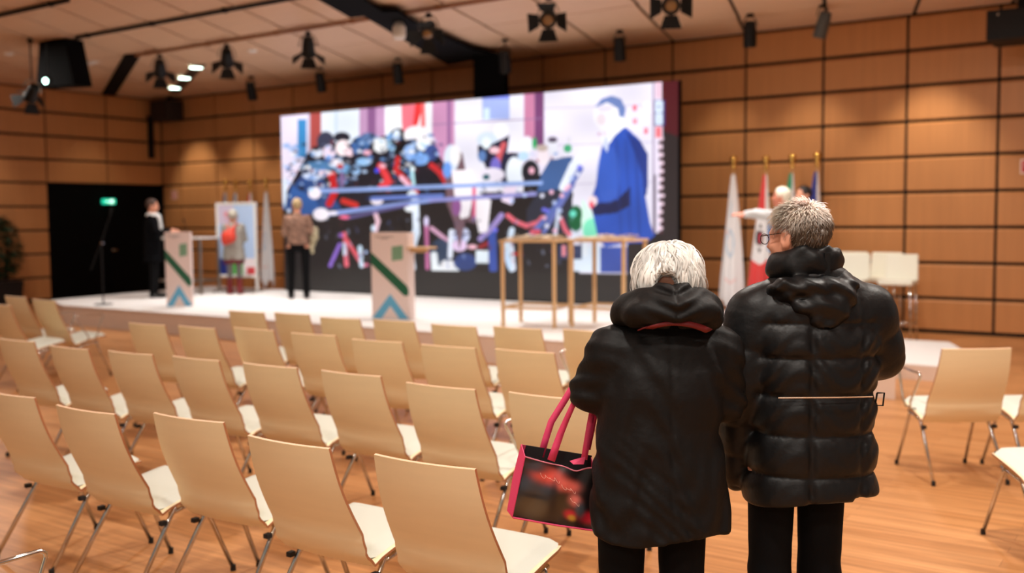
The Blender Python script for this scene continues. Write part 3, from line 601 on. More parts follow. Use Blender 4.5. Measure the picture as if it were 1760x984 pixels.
t1c = (qa+qb)[:2]/2; dAB = (qb-qa)[:2]; wAB = np.linalg.norm(dAB)+.07; aAB = math.atan2(dAB[1], dAB[0])
nrm = np.array([-math.sin(aAB), math.cos(aAB)])
TT = 1.06
ta = bar_table(t1c+nrm*.30, wAB, .67, TT, aAB, TAN, TAN, 'left of two wooden bar tables in front of the screen, strewn with badges', group='wooden bar tables')
q2 = pz(983, 561, S)[:2]; q3 = pz(1072, 566, S)[:2]
d2 = q3-q2; a2 = math.atan2(d2[1], d2[0]); w2 = np.linalg.norm(d2)+.07; n2 = np.array([-math.sin(a2), math.cos(a2)])
tb = bar_table((q2+q3)/2+n2*.30, w2, .67, TT, a2, TAN, TAN, 'right of two wooden bar tables in front of the screen, nearest the couple', group='wooden bar tables')
PAP = mat('cream_card', (226, 208, 184), .7)
for (t_, lab, n_, w_) in ((ta, 'heap of cream name badges lying on the left bar table', 90, wAB), (tb, 'heap of cream name badges lying on the right bar table', 60, w2)):
    b = MB(); M3 = t_.matrix_basis if False else Matrix.Translation(t_.location) @ Matrix.Rotation(t_.rotation_euler.z, 4, 'Z')
    for k in range(n_):
        x, y = random.uniform(-w_/2+.08, w_/2-.08), random.uniform(-.27, .27); z = TT+.004+random.random()**2*.045; a = random.uniform(0, PI); e = random.uniform(-.3, .3)
        c_ = M3 @ Vector((x, y, z+.008)); b.obox(c_, (.045*math.cos(a), .045*math.sin(a), .012*e), (-.03*math.sin(a), .03*math.cos(a), .01*e), (0, 0, .0015 if z > TT+.02 else .004))
    tag(b.build('name_badges', PAP), lab, 'badges', kind='stuff')
bar_table(pz(323, 503, S)[:2], 1.05, .6, 1.02, .25, WHITE, STEEL, 'white-topped bar table with steel legs behind the lectern by the exit door')

# microphone stand
P = pz(178, 523, S); t = thing('microphone_stand', 'black microphone stand at the left end of the stage before the exit door', 'stand', P)
b = MB(); b.lathe([(.14, 0), (.14, .012), (.03, .022)], n=20); b.build('base', BLACK, t)
b = MB(); b.tube([(0, 0, .02), (0, 0, 1.02)], .011); b.build('pole', BLACK, t)
b = MB(); b.tube([(-.16, -.1, .55), (0, 0, 1.0), (.14, .08, 1.42)], .008); b.build('boom', BLACK, t)
b = MB(); b.tube([(.14, .08, 1.42), (.155, .09, 1.5), (.16, .092, 1.53)], [.012, .018, .022]); b.build('microphone', BLACK, t)
b = MB(); b.tube([(.0, 0, .98), (.05, .0, .98)], .02); b.build('clutch', CHROME, t)

# display easel with a poster behind the woman
EL_, ER_ = pz(382, 503, S), pz(438, 500, S); ec = (EL_+ER_)/2; ea = math.atan2((ER_-EL_)[1], (ER_-EL_)[0]); ew = np.linalg.norm((ER_-EL_)[:2])
ea = .35; ew = .78; ec = pz(410, 501, S)
t = thing('poster_board', 'tall white-framed poster board showing a pale blue poster behind the woman', 'board', (ec[0], ec[1], S), ea)
PB = MB(); n_ = 60; xs = np.linspace(-ew/2+.03, ew/2-.03, n_); zs = np.linspace(.32, 1.60, 80); A_, B_ = np.meshgrid(xs, zs, indexing='ij')
cc = np.zeros((n_, 80, 3)); cc[:] = lin((178, 204, 240)); f = ((B_-.32)/1.28)[..., None]
cc = cc*(1-.35*f*0)+0; cc[(B_ > 1.25) & (A_ < -.05)] = lin((206, 196, 220)); cc[(B_ < .62) & (A_ < -.08)] = lin((24, 44, 130)); cc[(B_ < .62) & (A_ > .12)] = lin((236, 224, 228)); cc[(B_ < .56) & (np.abs(A_-.02) < .1)] = lin((96, 206, 90)); cc[((A_+.2)**2+(B_-.78)**2) < .004] = lin((236, 206, 70)); cc[(B_ < .45) & (A_ > .2)] = lin((214, 70, 76))
for zz in (1.47, 1.43, 1.39, 1.33): cc[(np.abs(B_-zz) < .010) & (A_ > -.24) & (A_ < -.02)] = lin((226, 110, 120))
gm = grid_mesh(np.stack([A_, np.full_like(A_, -.021), B_], -1)); gm.build('poster', vcmat('poster_print', .6), t, colors=cc.reshape(-1, 3))['label'] = 'pale blue printed poster with a dark blue foot'
b = MB(); b.box((-ew/2, -.02, .28), (ew/2, .01, 1.62)); b.build('backing_board', WHITE, t)
b = MB()
for s in (-1, 1): b.box((s*ew/2-.018, -.03, .0), (s*ew/2+.018, .02, 1.64))
b.box((-ew/2, -.032, 1.61), (ew/2, .022, 1.645)); b.box((-ew/2, -.03, .27), (ew/2, .02, .30)); b.build('frame', WHITE, t)
b = MB()
for s in (-1, 1): b.box((s*ew/2-.02, -.2, .0), (s*ew/2+.02, .2, .03))
b.build('foot', STEEL, t)

# ================================================================== FLAGS
def flag(px, pyy, Y, label, colf, ztop=2.40, zbot=.55, wide=.2, flip=-1, base=True):
    P = py(px, pyy, Y); x, y = P[0], P[1]; zt = P[2]
    t = thing('flag', label, 'flag', (x, y, 0))
    b = MB(); b.tube([(0, 0, .02), (0, 0, zt-.12)], .014); b.build('pole', WHITE if False else TAN, t, smooth=True)
    b = MB(); b.lathe([(.012, zt-.16), (.03, zt-.15), (.035, zt-.12), (.02, zt-.10), (.035, zt-.085), (.035, zt-.065), (.015, zt-.05), (.045, zt-.035), (.055, zt), (.045, zt+.035), (.01, zt+.05)], n=14); b.build('finial', BRASS, t, smooth=True)
    b = MB(); b.lathe([(.11, 0), (.11, .02), (.04, .05), (.025, .10)], n=20); b.build('base', CHROME, t, smooth=True)
    n, m = 80, 90; th = np.linspace(0, 2*PI, n); vv = np.linspace(0, 1, m); TH, VV = np.meshgrid(th, vv, indexing='ij')
    z0 = zt-.22; ax_ = .035+wide*VV**.75*(1-.15*VV**6); by = .03+.07*VV**.8
    fold = 1+.22*np.sin(5*TH+2*VV)*VV+.1*np.sin(11*TH)*VV
    Xf = flip*ax_*.35+ax_*np.cos(TH)*fold*.75; Yf = by*np.sin(TH)*fold; Zf = z0-(z0-zbot)*VV*(1+.04*np.sin(3*TH)*VV)
    s = (Xf-Xf.min(1, keepdims=True).min(0, keepdims=True)); across = (np.cos(TH)+1)/2
    cc = colf(across, VV, TH); cc = np.array(lin((255, 255, 255)))*0+cc
    gm = grid_mesh(np.stack([Xf, Yf, Zf], -1)); gm.build('cloth', vcmat('flag_cloth', .8, sheen=.3), t, smooth=True, colors=cc.reshape(-1, 3))
    return t
def colour_fn(base, marks=()):
    def f(a, v, th):
        c = np.zeros(a.shape+(3,)); c[:] = lin(base)
        for fn, col in marks: c[fn(a, v, th)] = lin(col)
        return c
    return f
WHT = (236, 236, 240); front = lambda th: np.sin(th) < 0
sleeve = (lambda a, v, th: a > .80-.1*v, WHT)
emb = [(lambda a, v, th: (np.abs(np.hypot((a-.45)*1.0, (v-.52)*2.6)-.24) < .045) & front(th), (196, 214, 232)), (lambda a, v, th: (np.abs(a-.4+(v-.3)) < .07) & (v > .2) & (v < .33) & front(th), (200, 218, 236)), (lambda a, v, th: (np.abs(v-.80) < .012) & (a > .2) & (a < .8) & front(th), (238, 212, 214)), (lambda a, v, th: (np.abs(v-.44) < .01) & (a < .3) & front(th), (238, 212, 214))]
RED = (226, 66, 66)
stars = (lambda a, v, th: ((np.sin(v*60) > .75) & (np.sin(th*9) > .6) & (v > .45) & (v < .75)), (240, 206, 70))
aut = [(lambda a, v, th: (v > .34) & (v < .70), WHT), (lambda a, v, th: (np.hypot((a-.45)*1.1, (v-.50)*2.4) < .26) & (np.abs(np.sin(v*22)) > .25) & front(th), (40, 36, 38)), (lambda a, v, th: (np.hypot((a-.45)*1.3, (v-.50)*2.6) < .12) & front(th), (222, 60, 90)), (lambda a, v, th: (a > .80-.1*v) & (v < .36), WHT)]
flag(387, 313, -.95, 'dark blue flag with yellow stars, leftmost of the flags by the exit door', colour_fn((30, 48, 130), [stars, sleeve]), wide=.14)
flag(405, 313, -.95, 'light blue flag behind the poster board, second from the left', colour_fn((120, 170, 220), [sleeve]), wide=.14)
flag(430, 313, -.95, 'red flag with white band behind the poster board, beside the white flag', colour_fn(RED, [(lambda a, v, th: (v > .38) & (v < .72), WHT), sleeve]), wide=.18)
flag(457, 311, -1.0, 'white flag with a faint blue emblem left of the video wall', colour_fn(WHT, emb), zbot=.38, wide=.17, flip=-.1)
flag(1261, 273, -.8, 'white flag with a faint blue emblem right of the video wall', colour_fn(WHT, emb), zbot=.35, wide=.20, flip=-.2)
flag(1317, 273, -.8, 'red and white flag with a black eagle above the pointing arm', colour_fn(RED, aut), zbot=.45, wide=.19)
flag(1362, 270, -.8, 'green flag between the two heads behind the man', colour_fn((16, 140, 98), [(lambda a, v, th: (v > .4) & (v < .7), WHT), sleeve]), wide=.17)
flag(1405, 267, -.8, 'dark blue flag rightmost above the grey-haired man', colour_fn((34, 44, 130), [stars, sleeve]), wide=.17)

# ================================================================== HIGH WHITE STOOLS
SEATW = mat('white_leatherette', (232, 232, 218), .5)
def stool(at, rz, label):
    t = thing('bar_stool', label, 'stool', (at[0], at[1], 0), rz, 'white high-backed stools at the right wall')
    b = MB(); b.box((-.21, -.2, .74), (.21, .2, .80)); b.build('seat', SEATW, t, bevel=.015, seg=3)
    b = MB(); b.add([(-.21, .17, .79), (.21, .17, .79), (.21, .21, .79), (-.21, .21, .79), (-.195, .23, 1.12), (.195, .23, 1.12), (.195, .27, 1.12), (-.195, .27, 1.12)], [(0, 3, 2, 1), (4, 5, 6, 7), (0, 1, 5, 4), (1, 2, 6, 5), (2, 3, 7, 6), (3, 0, 4, 7)]); b.build('backrest', SEATW, t, bevel=.012, seg=3)
    for sx in (-1, 1):
        for sy in (-1, 1): b = MB(); b.tube([(sx*.18, sy*.17, .745), (sx*.205, sy*.20, .002)], .012); b.build('leg', CHROME, t, smooth=True)
    b = MB(); z = .24
    b.tube([(-.2, -.19, z), (.2, -.19, z)], .009); b.tube([(-.2, .19, z), (.2, .19, z)], .009); b.tube([(-.2, -.19, z), (-.2, .19, z)], .009); b.tube([(.2, -.19, z), (.2, .19, z)], .009); b.build('footrail', CHROME, t, smooth=True)
P = pz(1549, 575, 0)
sx_, sy_ = 16.50, -1.25
stool((sx_, sy_), .04, 'white high-backed stool standing nearest, rightmost of the group by the wall')
stool((sx_-.34, sy_+.58), .04, 'white high-backed stool half hidden behind the rightmost one')
stool((sx_-.60, sy_-.02), .04, 'white high-backed stool beside the man in the puffer jacket')
stool((sx_-.80, sy_+.60), .04, 'white high-backed stool mostly hidden behind the man')

# ================================================================== CEILING EQUIPMENT
LENS = mat('amber_lens', (120, 84, 40), .15, coat=1.)
def frame_to(d, up=(0, 0, 1)):
    d = np.array(d, float); d /= np.linalg.norm(d); u = np.cross(d, up); u /= np.linalg.norm(u); v = np.cross(u, d); return u, d, v
def stage_light(at, aim, label, lit=False, drop=.36, group='stage lights with barn doors', s=.95):
    at = np.array(at, float); t = thing('stage_light', label, 'spotlight', at, 0, group)
    aim = np.array(aim, float); u, d, v = frame_to(aim); c = np.array([0, 0, 0.])
    b = MB(); b.lathe([(.02, -.17*s), (.075*s, -.15*s), (.09*s, -.05*s), (.095*s, .05*s), (.11*s, .09*s), (.11*s, .12*s), (.085*s, .12*s)], c, n=20, axis=d); b.build('housing', BLACK, t, smooth=False, bevel=0)
    b = MB(); b.lathe([(.083*s, .115*s), (.05*s, .128*s), (.01, .132*s)], c, n=20, axis=d); b.build('lens', mat('lit_lens', (200, 255, 235), .3, emit=9.) if lit else LENS, t, smooth=True)
    for k in range(4):
        a = k*PI/2; e = math.cos(a)*u+math.sin(a)*v; f = -math.sin(a)*u+math.cos(a)*v
        p0 = c+d*.12*s+e*.11*s; p1 = c+d*.22*s+e*.24*s; w0, w1 = .075*s, .125*s
        nn = np.cross(f, p1-p0); nn /= np.linalg.norm(nn); q = [p0-f*w0, p0+f*w0, p1+f*w1, p1-f*w1]
        b = MB(); b.add([x+nn*.002 for x in q]+[x-nn*.002 for x in q], [(0, 1, 2, 3), (7, 6, 5, 4), (0, 4, 5, 1), (1, 5, 6, 2), (2, 6, 7, 3), (3, 7, 4, 0)]); b.build('barn_door', BLACK, t)
    b = MB(); pts = [c+u*math.sin(a)*.135*s+np.array([0, 0, 1])*(math.cos(a)*.17*s+.03) for a in np.linspace(-PI/2-.15, PI/2+.15, 15)]; b.tube(pts, .010, 6); b.build('yoke', STEEL, t)
    b = MB(); b.tube([(0, 0, .2*s), (0, 0, drop)], .013); b.box((-.03, -.03, drop-.07), (.03, .03, drop-.02)); b.build('clamp', BLACK, t)
    return t
RAILZ = ZC-.066
for k, (px, pyv) in enumerate([(275, 118), (390, 100), (530, 82), (737, 52), (943, 30), (1153, 6)]):
    P = py(px, pyv, -4.33); aim = [(-.5, .4, -.55), (-.45, .4, -.5), (-.3, .3, -.6), (.25, -.5, -.45), (.3, -.6, -.35), (.3, -.6, -.3)][k]
    stage_light(P, aim, 'black stage light with barn doors, %s from the left on the front rail' % ORD[k], drop=RAILZ-P[2])
P = py(55, 160, -6.16); stage_light((P[0], P[1], P[2]), (-.6, .1, -.45), 'black barn-door light hanging below the black speaker at the far left', drop=ZC-.002-P[2])
b = MB(); Pl = py(78, 139, -6.12); b.lathe([(.02, -.08), (.06, -.07), (.06, 0), (.045, 0)], (0, 0, 0), axis=frame_to((.35, -.85, -.2))[1]); 
sl = thing('work_light', 'small lit lamp glowing greenish white beside the hanging speaker', 'lamp', Pl); b.build('housing', BLACK, sl)
b = MB(); b.lathe([(.042, .0), (.03, .012), (.005, .016)], (0, 0, 0), axis=frame_to((.35, -.85, -.2))[1]); b.build('lens', mat('lit_lens', (200, 255, 235), .3, emit=9.), sl, smooth=True)
b = MB(); b.tube([(0, .04, 0), (0, .04, ZC-.05-Pl[2])], .01); b.build('hanger', BLACK, sl)
# small tubular lights near the back wall
for k, (px, pyv) in enumerate([(432, 156), (551, 141), (684, 126), (868, 106), (1065, 84), (1289, 58), (1414, 42)]):
    P = py(px, pyv, -1.35 if k != 3 else -1.75); t = thing('tube_light', 'small black tubular ceiling light, %s from the left near the back wall' % ORD[k], 'spotlight', P, 0, 'small tubular lights near the back wall')
    u, d, v = frame_to((-.15, .35, -1) if k < 6 else (-.35, .2, -1)); b = MB(); b.lathe([(.03, -.17), (.075, -.16), (.085, -.05), (.09, .17), (.075, .17), (.07, .1)], (0, 0, 0), n=18, axis=d); b.build('housing', BLACK if k < 6 else mat('glinting_enamel', (80, 84, 84), .3, .3), t)  # last housing paler: a bright reflection put into its colour
    b = MB(); pts = [u*math.sin(a)*.10+np.array([0, 0, 1])*(math.cos(a)*.13+.10) for a in np.linspace(-PI/2, PI/2, 11)]; b.tube(pts, .007, 6); b.tube([(0, 0, .22), (0, 0, ZC-P[2])], .010); b.lathe([(.05, ZC-P[2]-.03), (.05, ZC-P[2]-.001)], (0, 0, 0)); b.build('bracket', BLACK, t)
# rails
for (Y, x0, x1, m, lab) in ((-5.85, 5.9, 14.5, BLACK, 'thin dark lighting rail across the ceiling holding the hanging speaker'), (-4.33, 5.2, 16.5, mat('brown_rail', (158, 112, 76), .5), 'brown lighting rail across the ceiling holding the barn-door lights'), (-7.4, 4.5, 8.2, BLACK, 'short dark rail on the ceiling at the top left corner')):
    b = MB(); b.box((x0, Y-.018, ZC-.055), (x1, Y+.018, ZC-.012))
    for xx in np.arange(x0+.3, x1, 1.5): b.box((xx-.03, Y-.03, ZC-.062), (xx+.03, Y+.03, ZC-.001))
    tag(b.build('lighting_rail', m), lab, 'rail')
# the hanging speaker at the left
A1, A2, A3, A4 = [py(*q, -5.87) for q in ((67, 68), (112, 66), (128, 146), (62, 150))]
t = thing('hanging_speaker', 'tall black tapered speaker hanging from the ceiling at the far left', 'speaker', (A4[0], -5.87, A4[2]))
o_ = np.array([A4[0], -5.87, A4[2]]); fr = [a-o_ for a in (A4, A3, A2, A1)]; b = MB(); b.add([tuple(p) for p in fr]+[tuple(p+np.array([0, .3, 0])) for p in fr], [(0, 1, 2, 3), (7, 6, 5, 4), (0, 4, 5, 1), (1, 5, 6, 2), (2, 6, 7, 3), (3, 7, 4, 0)]); b.build('cabinet', BLACKM, t, bevel=.01)
b = MB(); zt = ZC-.002-o_[2]
for xx in (.22, .5): b.box((xx-.02, .2, fr[2][2]-.05), (xx+.02, .24, max(zt, fr[2][2]+.02)))
b.build('bracket', STEEL, t)
# black slot and downlight strip in the ceiling
def ceil_strip(q, z0, z1, m, name, lab, cat):
    c = [pz(a, b_, ZC)[:2] for a, b_ in q]; b = MB(); b.prism([tuple(p) for p in c][::-1], z0, z1); 
    return tag(b.build(name, m), lab, cat)
ceil_strip([(175, 160), (198, 162), (243, 91), (214, 93)], ZC-.03, ZC-.0005, BLACKM, 'ceiling_duct', 'black slot-like duct strip slanting across the ceiling at the left', 'duct')
c = [pz(a, b_, ZC)[:2] for a, b_ in ((291, 158), (307, 160), (353, 110), (332, 112))]
t = thing('downlight_strip', 'slanting recessed strip with three glowing round downlights', 'light', (c[0][0], c[0][1], ZC)); b = MB(); b.prism([(p[0]-c[0][0], p[1]-c[0][1]) for p in c][::-1], -.022, -.0005); b.build('trim_plate', mat('dark_bronze', (46, 36, 30), .6), t)
for (px, pyv) in ((337, 117), (317, 135), (300, 152)):
    P = pz(px, pyv, ZC-.03)-np.array([c[0][0], c[0][1], ZC]); b = MB(); b.lathe([(.11, 0), (.11, .008)], tuple(P), n=20); b.build('downlight', mat('glowing_diffuser', (225, 255, 240), .5, emit=6.), t)
# beam and duct above the screen
t = thing('cable_trunking', 'wide black trunking slanting across the ceiling down to the video wall', 'duct', (9.2, 0, ZC))
ZT = ZC-.11
c = [pz(a, b_, ZT)[:2] for a, b_ in ((530, -10), (602, 31), (625, 28), (690, 67), (770, 112), (812, 104), (866, 98), (813, 86), (721, 46), (683, 21), (656, 21), (606, -10))]
b = MB(); b.prism([(p[0]-9.2, p[1]) for p in c], -.11, -.066); b.build('beam', BLACKM, t)
b = MB()
for (a, b_) in ((600, 10), (700, 50), (790, 100)): p = pz(a, b_, ZT); b.box((p[0]-9.2-.02, p[1]-.02, -.066), (p[0]-9.2+.02, p[1]+.02, -.001))
b.build('hanger', BLACK, t)
P = pz(686, 54, ZT-.12); b = MB(); b.lathe([(.07, -.1), (.09, -.06), (.09, .06), (.05, .12)], (P[0]-9.2, P[1], P[2]-ZC), n=16); b.build('sensor_dome', WHITE, t)['label'] = 'pale round sensor under the beam'
pL, pR = py(814, 150, -1.34), py(866, 145, -1.34); b = MB(); b.box((pL[0]-9.2, -1.34, 3.56-ZC), (pR[0]-9.2, -1.20, -.112)); b.build('drop', BLACKM, t)
# detectors and a vent plate
for (px, pyv, lab) in ((15, 91, 'small white ceiling detector at the far left'), (434, 86, 'small white ceiling detector between two stage lights')):
    P = pz(px, pyv, ZC); b = MB(); b.lathe([(.05, -.035), (.075, -.02), (.075, -.001)], n=16); tag(b.build('smoke_detector', WHITE, loc=P), lab, 'detector')
P = pz(157, 107, ZC); b = MB(); b.box((-.2, -.07, -.02), (.2, .07, -.001)); b.box((-.18, -.055, -.024), (.18, .055, -.02)); o = b.build('ceiling_plate', WHITE, loc=P, bevel=.004); o.rotation_euler.z = -.25; tag(o, 'small white rectangular plate on the ceiling by the hanging speaker', 'plate')
# wall speakers
t = thing('wall_speaker', 'dark square speaker hung high in the left back corner', 'speaker', (.62, -.25, 3.84)); b = MB(); b.box((-.32, -.25, 0), (.25, .2, .42)); b.build('cabinet', mat('brown_black', (34, 22, 18), .7), t, bevel=.01); b = MB(); b.box((-.05, .0, .42), (.05, .06, ZC-3.84-.001)); b.build('bracket', BLACK, t)
b = MB(); b.box((0.003, -.05, 0), (.10, .05, .95)); b.box((.10, -.04, .02), (.105, .04, .93)); tag(b.build('column_speaker', BLACK, loc=(0, -.32, 3.03), bevel=.004), 'slim black column speaker on the left wall above the exit door', 'speaker')
A = py(1702, 76, -.9); t = thing('projector', 'black projector box hung under the ceiling at the top right corner', 'projector', (A[0], -.9, A[2])); b = MB(); b.box((0, -.3, 0), (.9, .35, .36)); b.build('housing', BLACK, t, bevel=.015); b = MB(); b.box((.3, -.05, .36), (.4, .05, ZC-A[2]-.001)); b.box((.2, -.12, ZC-A[2]-.03), (.5, .12, ZC-A[2]-.001)); b.build('mount', BLACK, t)
for dx in (.13, .52): b = MB(); b.lathe([(.012, -.312), (.012, -.30)], (dx, 0, .30), axis=(0, 1, 0)); b.build('screw', CHROME, t)
# exit sign (running figure and arrow)
t = thing('exit_sign', 'glowing green exit sign with running figure above the black door', 'sign', (.16, -1.46, 2.055)); t.scale = (1, .72, .72); b = MB(); b.box((-.155, -.17, -.075), (-.02, .17, .075)); b.build('housing', mat('sign_green', (30, 190, 150), .5, emit=1.4), t)
b = MB(); x = -.018
def sq(pts): b.add([(x, y_, z_) for y_, z_ in pts], [tuple(range(len(pts)))])
sq([(-.13, .01), (-.07, .01), (-.07, -.01), (-.13, -.01)]); sq([(-.13, .035), (-.155, 0), (-.13, -.035)]); sq([(.03, -.05), (.09, -.05), (.09, .055), (.03, .055)])
b.add([(x+.001, .0+.018*math.cos(a), .04+.016*math.sin(a)) for a in np.linspace(0, 2*PI, 12, endpoint=False)], [tuple(range(12))]); sq([(-.02, .02), (.015, .025), (.005, -.02), (-.02, -.015)]); sq([(-.02, -.015), (.0, -.02), (-.025, -.06), (-.04, -.055)]); sq([(.0, -.015), (.02, -.02), (.03, -.06), (.015, -.06)])
b.build('pictogram', mat('sign_white', (235, 255, 250), .5, emit=1.6), t)
def fire_sign(at, label):
    t = thing('fire_sign', label, 'sign', at); b = MB(); b.box((-.09, -.008, -.09), (.09, -.001, .095)); b.build('plate', WHITE, t)
    b = MB(); b.box((-.075, -.011, -.075), (.075, -.0085, .08)); b.build('red_field', mat('signal_red', (196, 26, 34), .5), t)
    b = MB(); b.box((-.02, -.0135, -.055), (.02, -.0115, .035)); b.box((-.012, -.0135, .035), (.012, -.0115, .055)); b.tube([(0, -.0125, .05), (-.035, -.0125, .035), (-.04, -.0125, -.0)], .004); b.build('extinguisher_symbol', WHITE, t)
fire_sign((.40, 0, 2.20), 'small red fire extinguisher sign on the back wall beside the exit door')
fire_sign((17.80, 0, 2.24), 'red and white fire sign on the back wall at the right picture edge')

# potted plant at the left edge
P = pz(16, 523, 0); px_, py_ = .55, -4.15
t = thing('potted_plant', 'dark leafy plant in a black box planter at the left picture edge', 'plant', (px_, py_, 0))
b = MB(); b.add([(-.24, -.24, 0), (.24, -.24, 0), (.24, .24, 0), (-.24, .24, 0), (-.28, -.28, .5), (.28, -.28, .5), (.28, .28, .5), (-.28, .28, .5)], [(0, 3, 2, 1), (4, 5, 6, 7), (0, 1, 5, 4), (1, 2, 6, 5), (2, 3, 7, 6), (3, 0, 4, 7)]); b.build('planter', mat('black_planter', (14, 15, 18), .4), t, bevel=.01)
b = MB()
for k in range(4): a = k*1.7; b.tube([(.08*math.cos(a), .08*math.sin(a), .49), (.12*math.cos(a), .12*math.sin(a), .9), (.2*math.cos(a+.4), .2*math.sin(a+.4), 1.45)], [.02, .015, .008], 6)
b.build('stem', mat('bark', (60, 42, 30), .8), t)
b = MB()
for k in range(1100):
    z = random.uniform(.6, 1.72); r = .36*math.sin(PI*min(1, max(.08, (z-.45)/1.3)))**.6*random.uniform(.3, 1); a = random.uniform(0, 2*PI); c_ = np.array([r*math.cos(a), r*math.sin(a), z]); d_ = np.array([math.cos(a)+random.uniform(-.5, .5), math.sin(a)+random.uniform(-.5, .5), random.uniform(-.8, .5)]); d_ /= np.linalg.norm(d_); s_ = np.cross(d_, (0, 0, 1)); s_ /= np.linalg.norm(s_)+1e-9; L_ = random.uniform(.09, .17)
    b.add([c_, c_+d_*L_*.5+s_*L_*.22, c_+d_*L_-np.array([0, 0, L_*.15]), c_+d_*L_*.5-s_*L_*.22], [(0, 1, 2, 3)])
b.build('foliage', mat('dark_leaf', (26, 54, 30), .5, noise=.3), t)

# ================================================================== PEOPLE
def body_sdf(J, girth=1., face=True, s=1.):
    """J: joints in local metres (y is the way the person faces before any turn of the head)"""
    def f(X, Y, Z):
        g = girth
        d = cap(X, Y, Z, J['hipc'], J['chest'], .105*g, .115*g)
        d = smin(d, ell(X, Y, Z, J['chest'], (.15*g, .10*g, .15)), .05)
        d = smin(d, ell(X, Y, Z, J['hipc'], (.15*g, .11*g, .11)), .05)
        d = smin(d, cap(X, Y, Z, J['neck'], J['skull'], .058, .054), .03)
        d = smin(d, cap(X, Y, Z, J['shL'], J['shR'], .06*g), .04)
        for q in 'LR':
            d = smin(d, cap(X, Y, Z, J['sh'+q], J['el'+q], .048*g, .038*g), .02); d = smin(d, cap(X, Y, Z, J['el'+q], J['wr'+q], .038*g, .026), .01)
            d = smin(d, cap(X, Y, Z, J['hp'+q], J['kn'+q], .078*g, .052*g), .03); d = smin(d, cap(X, Y, Z, J['kn'+q], J['an'+q], .052*g, .036), .015)
            a = np.array(J['an'+q]); fd = np.array(J.get('toe', (0, 1, 0)), float); d = smin(d, cap(X, Y, Z, a-np.array([0, 0, .03]), a+fd*.14-np.array([0, 0, .05]), .035, .028), .02)
            h = J.get('hand'+q)
            if h: d = smin(d, hand_sdf(X, Y, Z, J['wr'+q], h[0], h[1], h[2], h[3] if len(h) > 3 else .5), .012)
        d = smin(d, head_sdf(X, Y, Z, J['head'], J['headR'], s=J.get('hs', 1.)), .012)
        return d
    return f
def limbs(X, Y, Z, J, ru, re, rw, wend=.95, wob=.0):
    d = 9
    for q in 'LR':
        e = np.array(J['el'+q], float); w = np.array(J['wr'+q], float); w2 = e+(w-e)*wend
        a = smin(cap(X, Y, Z, J['sh'+q], e, ru, re), cap(X, Y, Z, e, w2, re, rw), .03); d = np.minimum(d, a)
    return d
def trousers_sdf(J, rt=.09, rk=.075, ra=.065, hipw=.15, off=.0):
    def f(X, Y, Z):
        d = ell(X, Y, Z, J['hipc'], (hipw+.02, .125, .13))
        lg = 9
        for q in 'LR':
            an = np.array(J['an'+q])+np.array([0, 0, -.03]); hpq = np.array(J['kn'+q])*.1+np.array(J['hp'+q])*.9
            lg = np.minimum(lg, smin(cap(X, Y, Z, hpq, J['kn'+q], rt, rk), cap(X, Y, Z, J['kn'+q], an, rk, ra), .02))
        d = smin(d, lg, .02)
        d = d+.003*np.sin(Z*70+X*30)*np.clip(1-np.abs(Z-.3)*3, 0, 1)
        return smax(d, .05-Z, .01)
    return f
def shoes(J, m, parent, s=1.):
    for q in 'LR':
        a = np.array(J['an'+q]); fd = np.array(J.get('toe', (0, 1, 0)), float)
        def f(X, Y, Z, a=a):
            d = cap(X, Y, Z, (a[0], a[1]-.02, .045), tuple(np.array([a[0], a[1], .035])+fd*.17), .048*s, .04*s); d = smin(d, cap(X, Y, Z, (a[0], a[1], .05), (a[0], a[1], .10), .046, .045), .02)
            return smax(d, .004-Z, .004)
        sdf_obj('shoe', f, (a[0]-.28, a[1]-.28, -.01), (a[0]+.28, a[1]+.28, .17), .009, m, parent)
def ribbons(name, roots, paths, w, m, parent, colr=None):
    """hair locks: paths (n, k, 3); each a thin tapering ribbon"""
    n, k, _ = paths.shape; b = MB(); T = np.gradient(paths, axis=1); T /= np.linalg.norm(T, axis=2, keepdims=True)+1e-9
    N = roots; S_ = np.cross(T, N[:, None, :]); S_ /= np.linalg.norm(S_, axis=2, keepdims=True)+1e-9
    prof_ = np.array([.6]+[1]*(k-3)+[.7, .15])*w
    Lp = paths+S_*prof_[None, :, None]; Rp = paths-S_*prof_[None, :, None]; V = np.stack([Lp, Rp], 2).reshape(-1, 3)
    base = (np.arange(n)*k*2)[:, None]+(np.arange(k-1)*2)[None]; q = np.stack([base, base+1, base+3, base+2], -1).reshape(-1, 4)
    b.v = [tuple(p) for p in V.tolist()]; b.f = [tuple(x) for x in q.tolist()]; b.mi = [0]*len(b.f)
    cols = None
    if colr is not None: cols = np.repeat(colr, k*2, axis=0)
    return b.build(name, m, parent, smooth=True, colors=cols)
def place_person(px, pyv, D=None, z=0., face=0., label='', at=None):
    if at is None: P = pd(px, pyv, D) if D else pz(px, pyv, z)
    else: P = at
    t = thing('person', label, 'person', (P[0], P[1], z), face)
    return t
hair_vc = vcmat('hair_strands', .38)
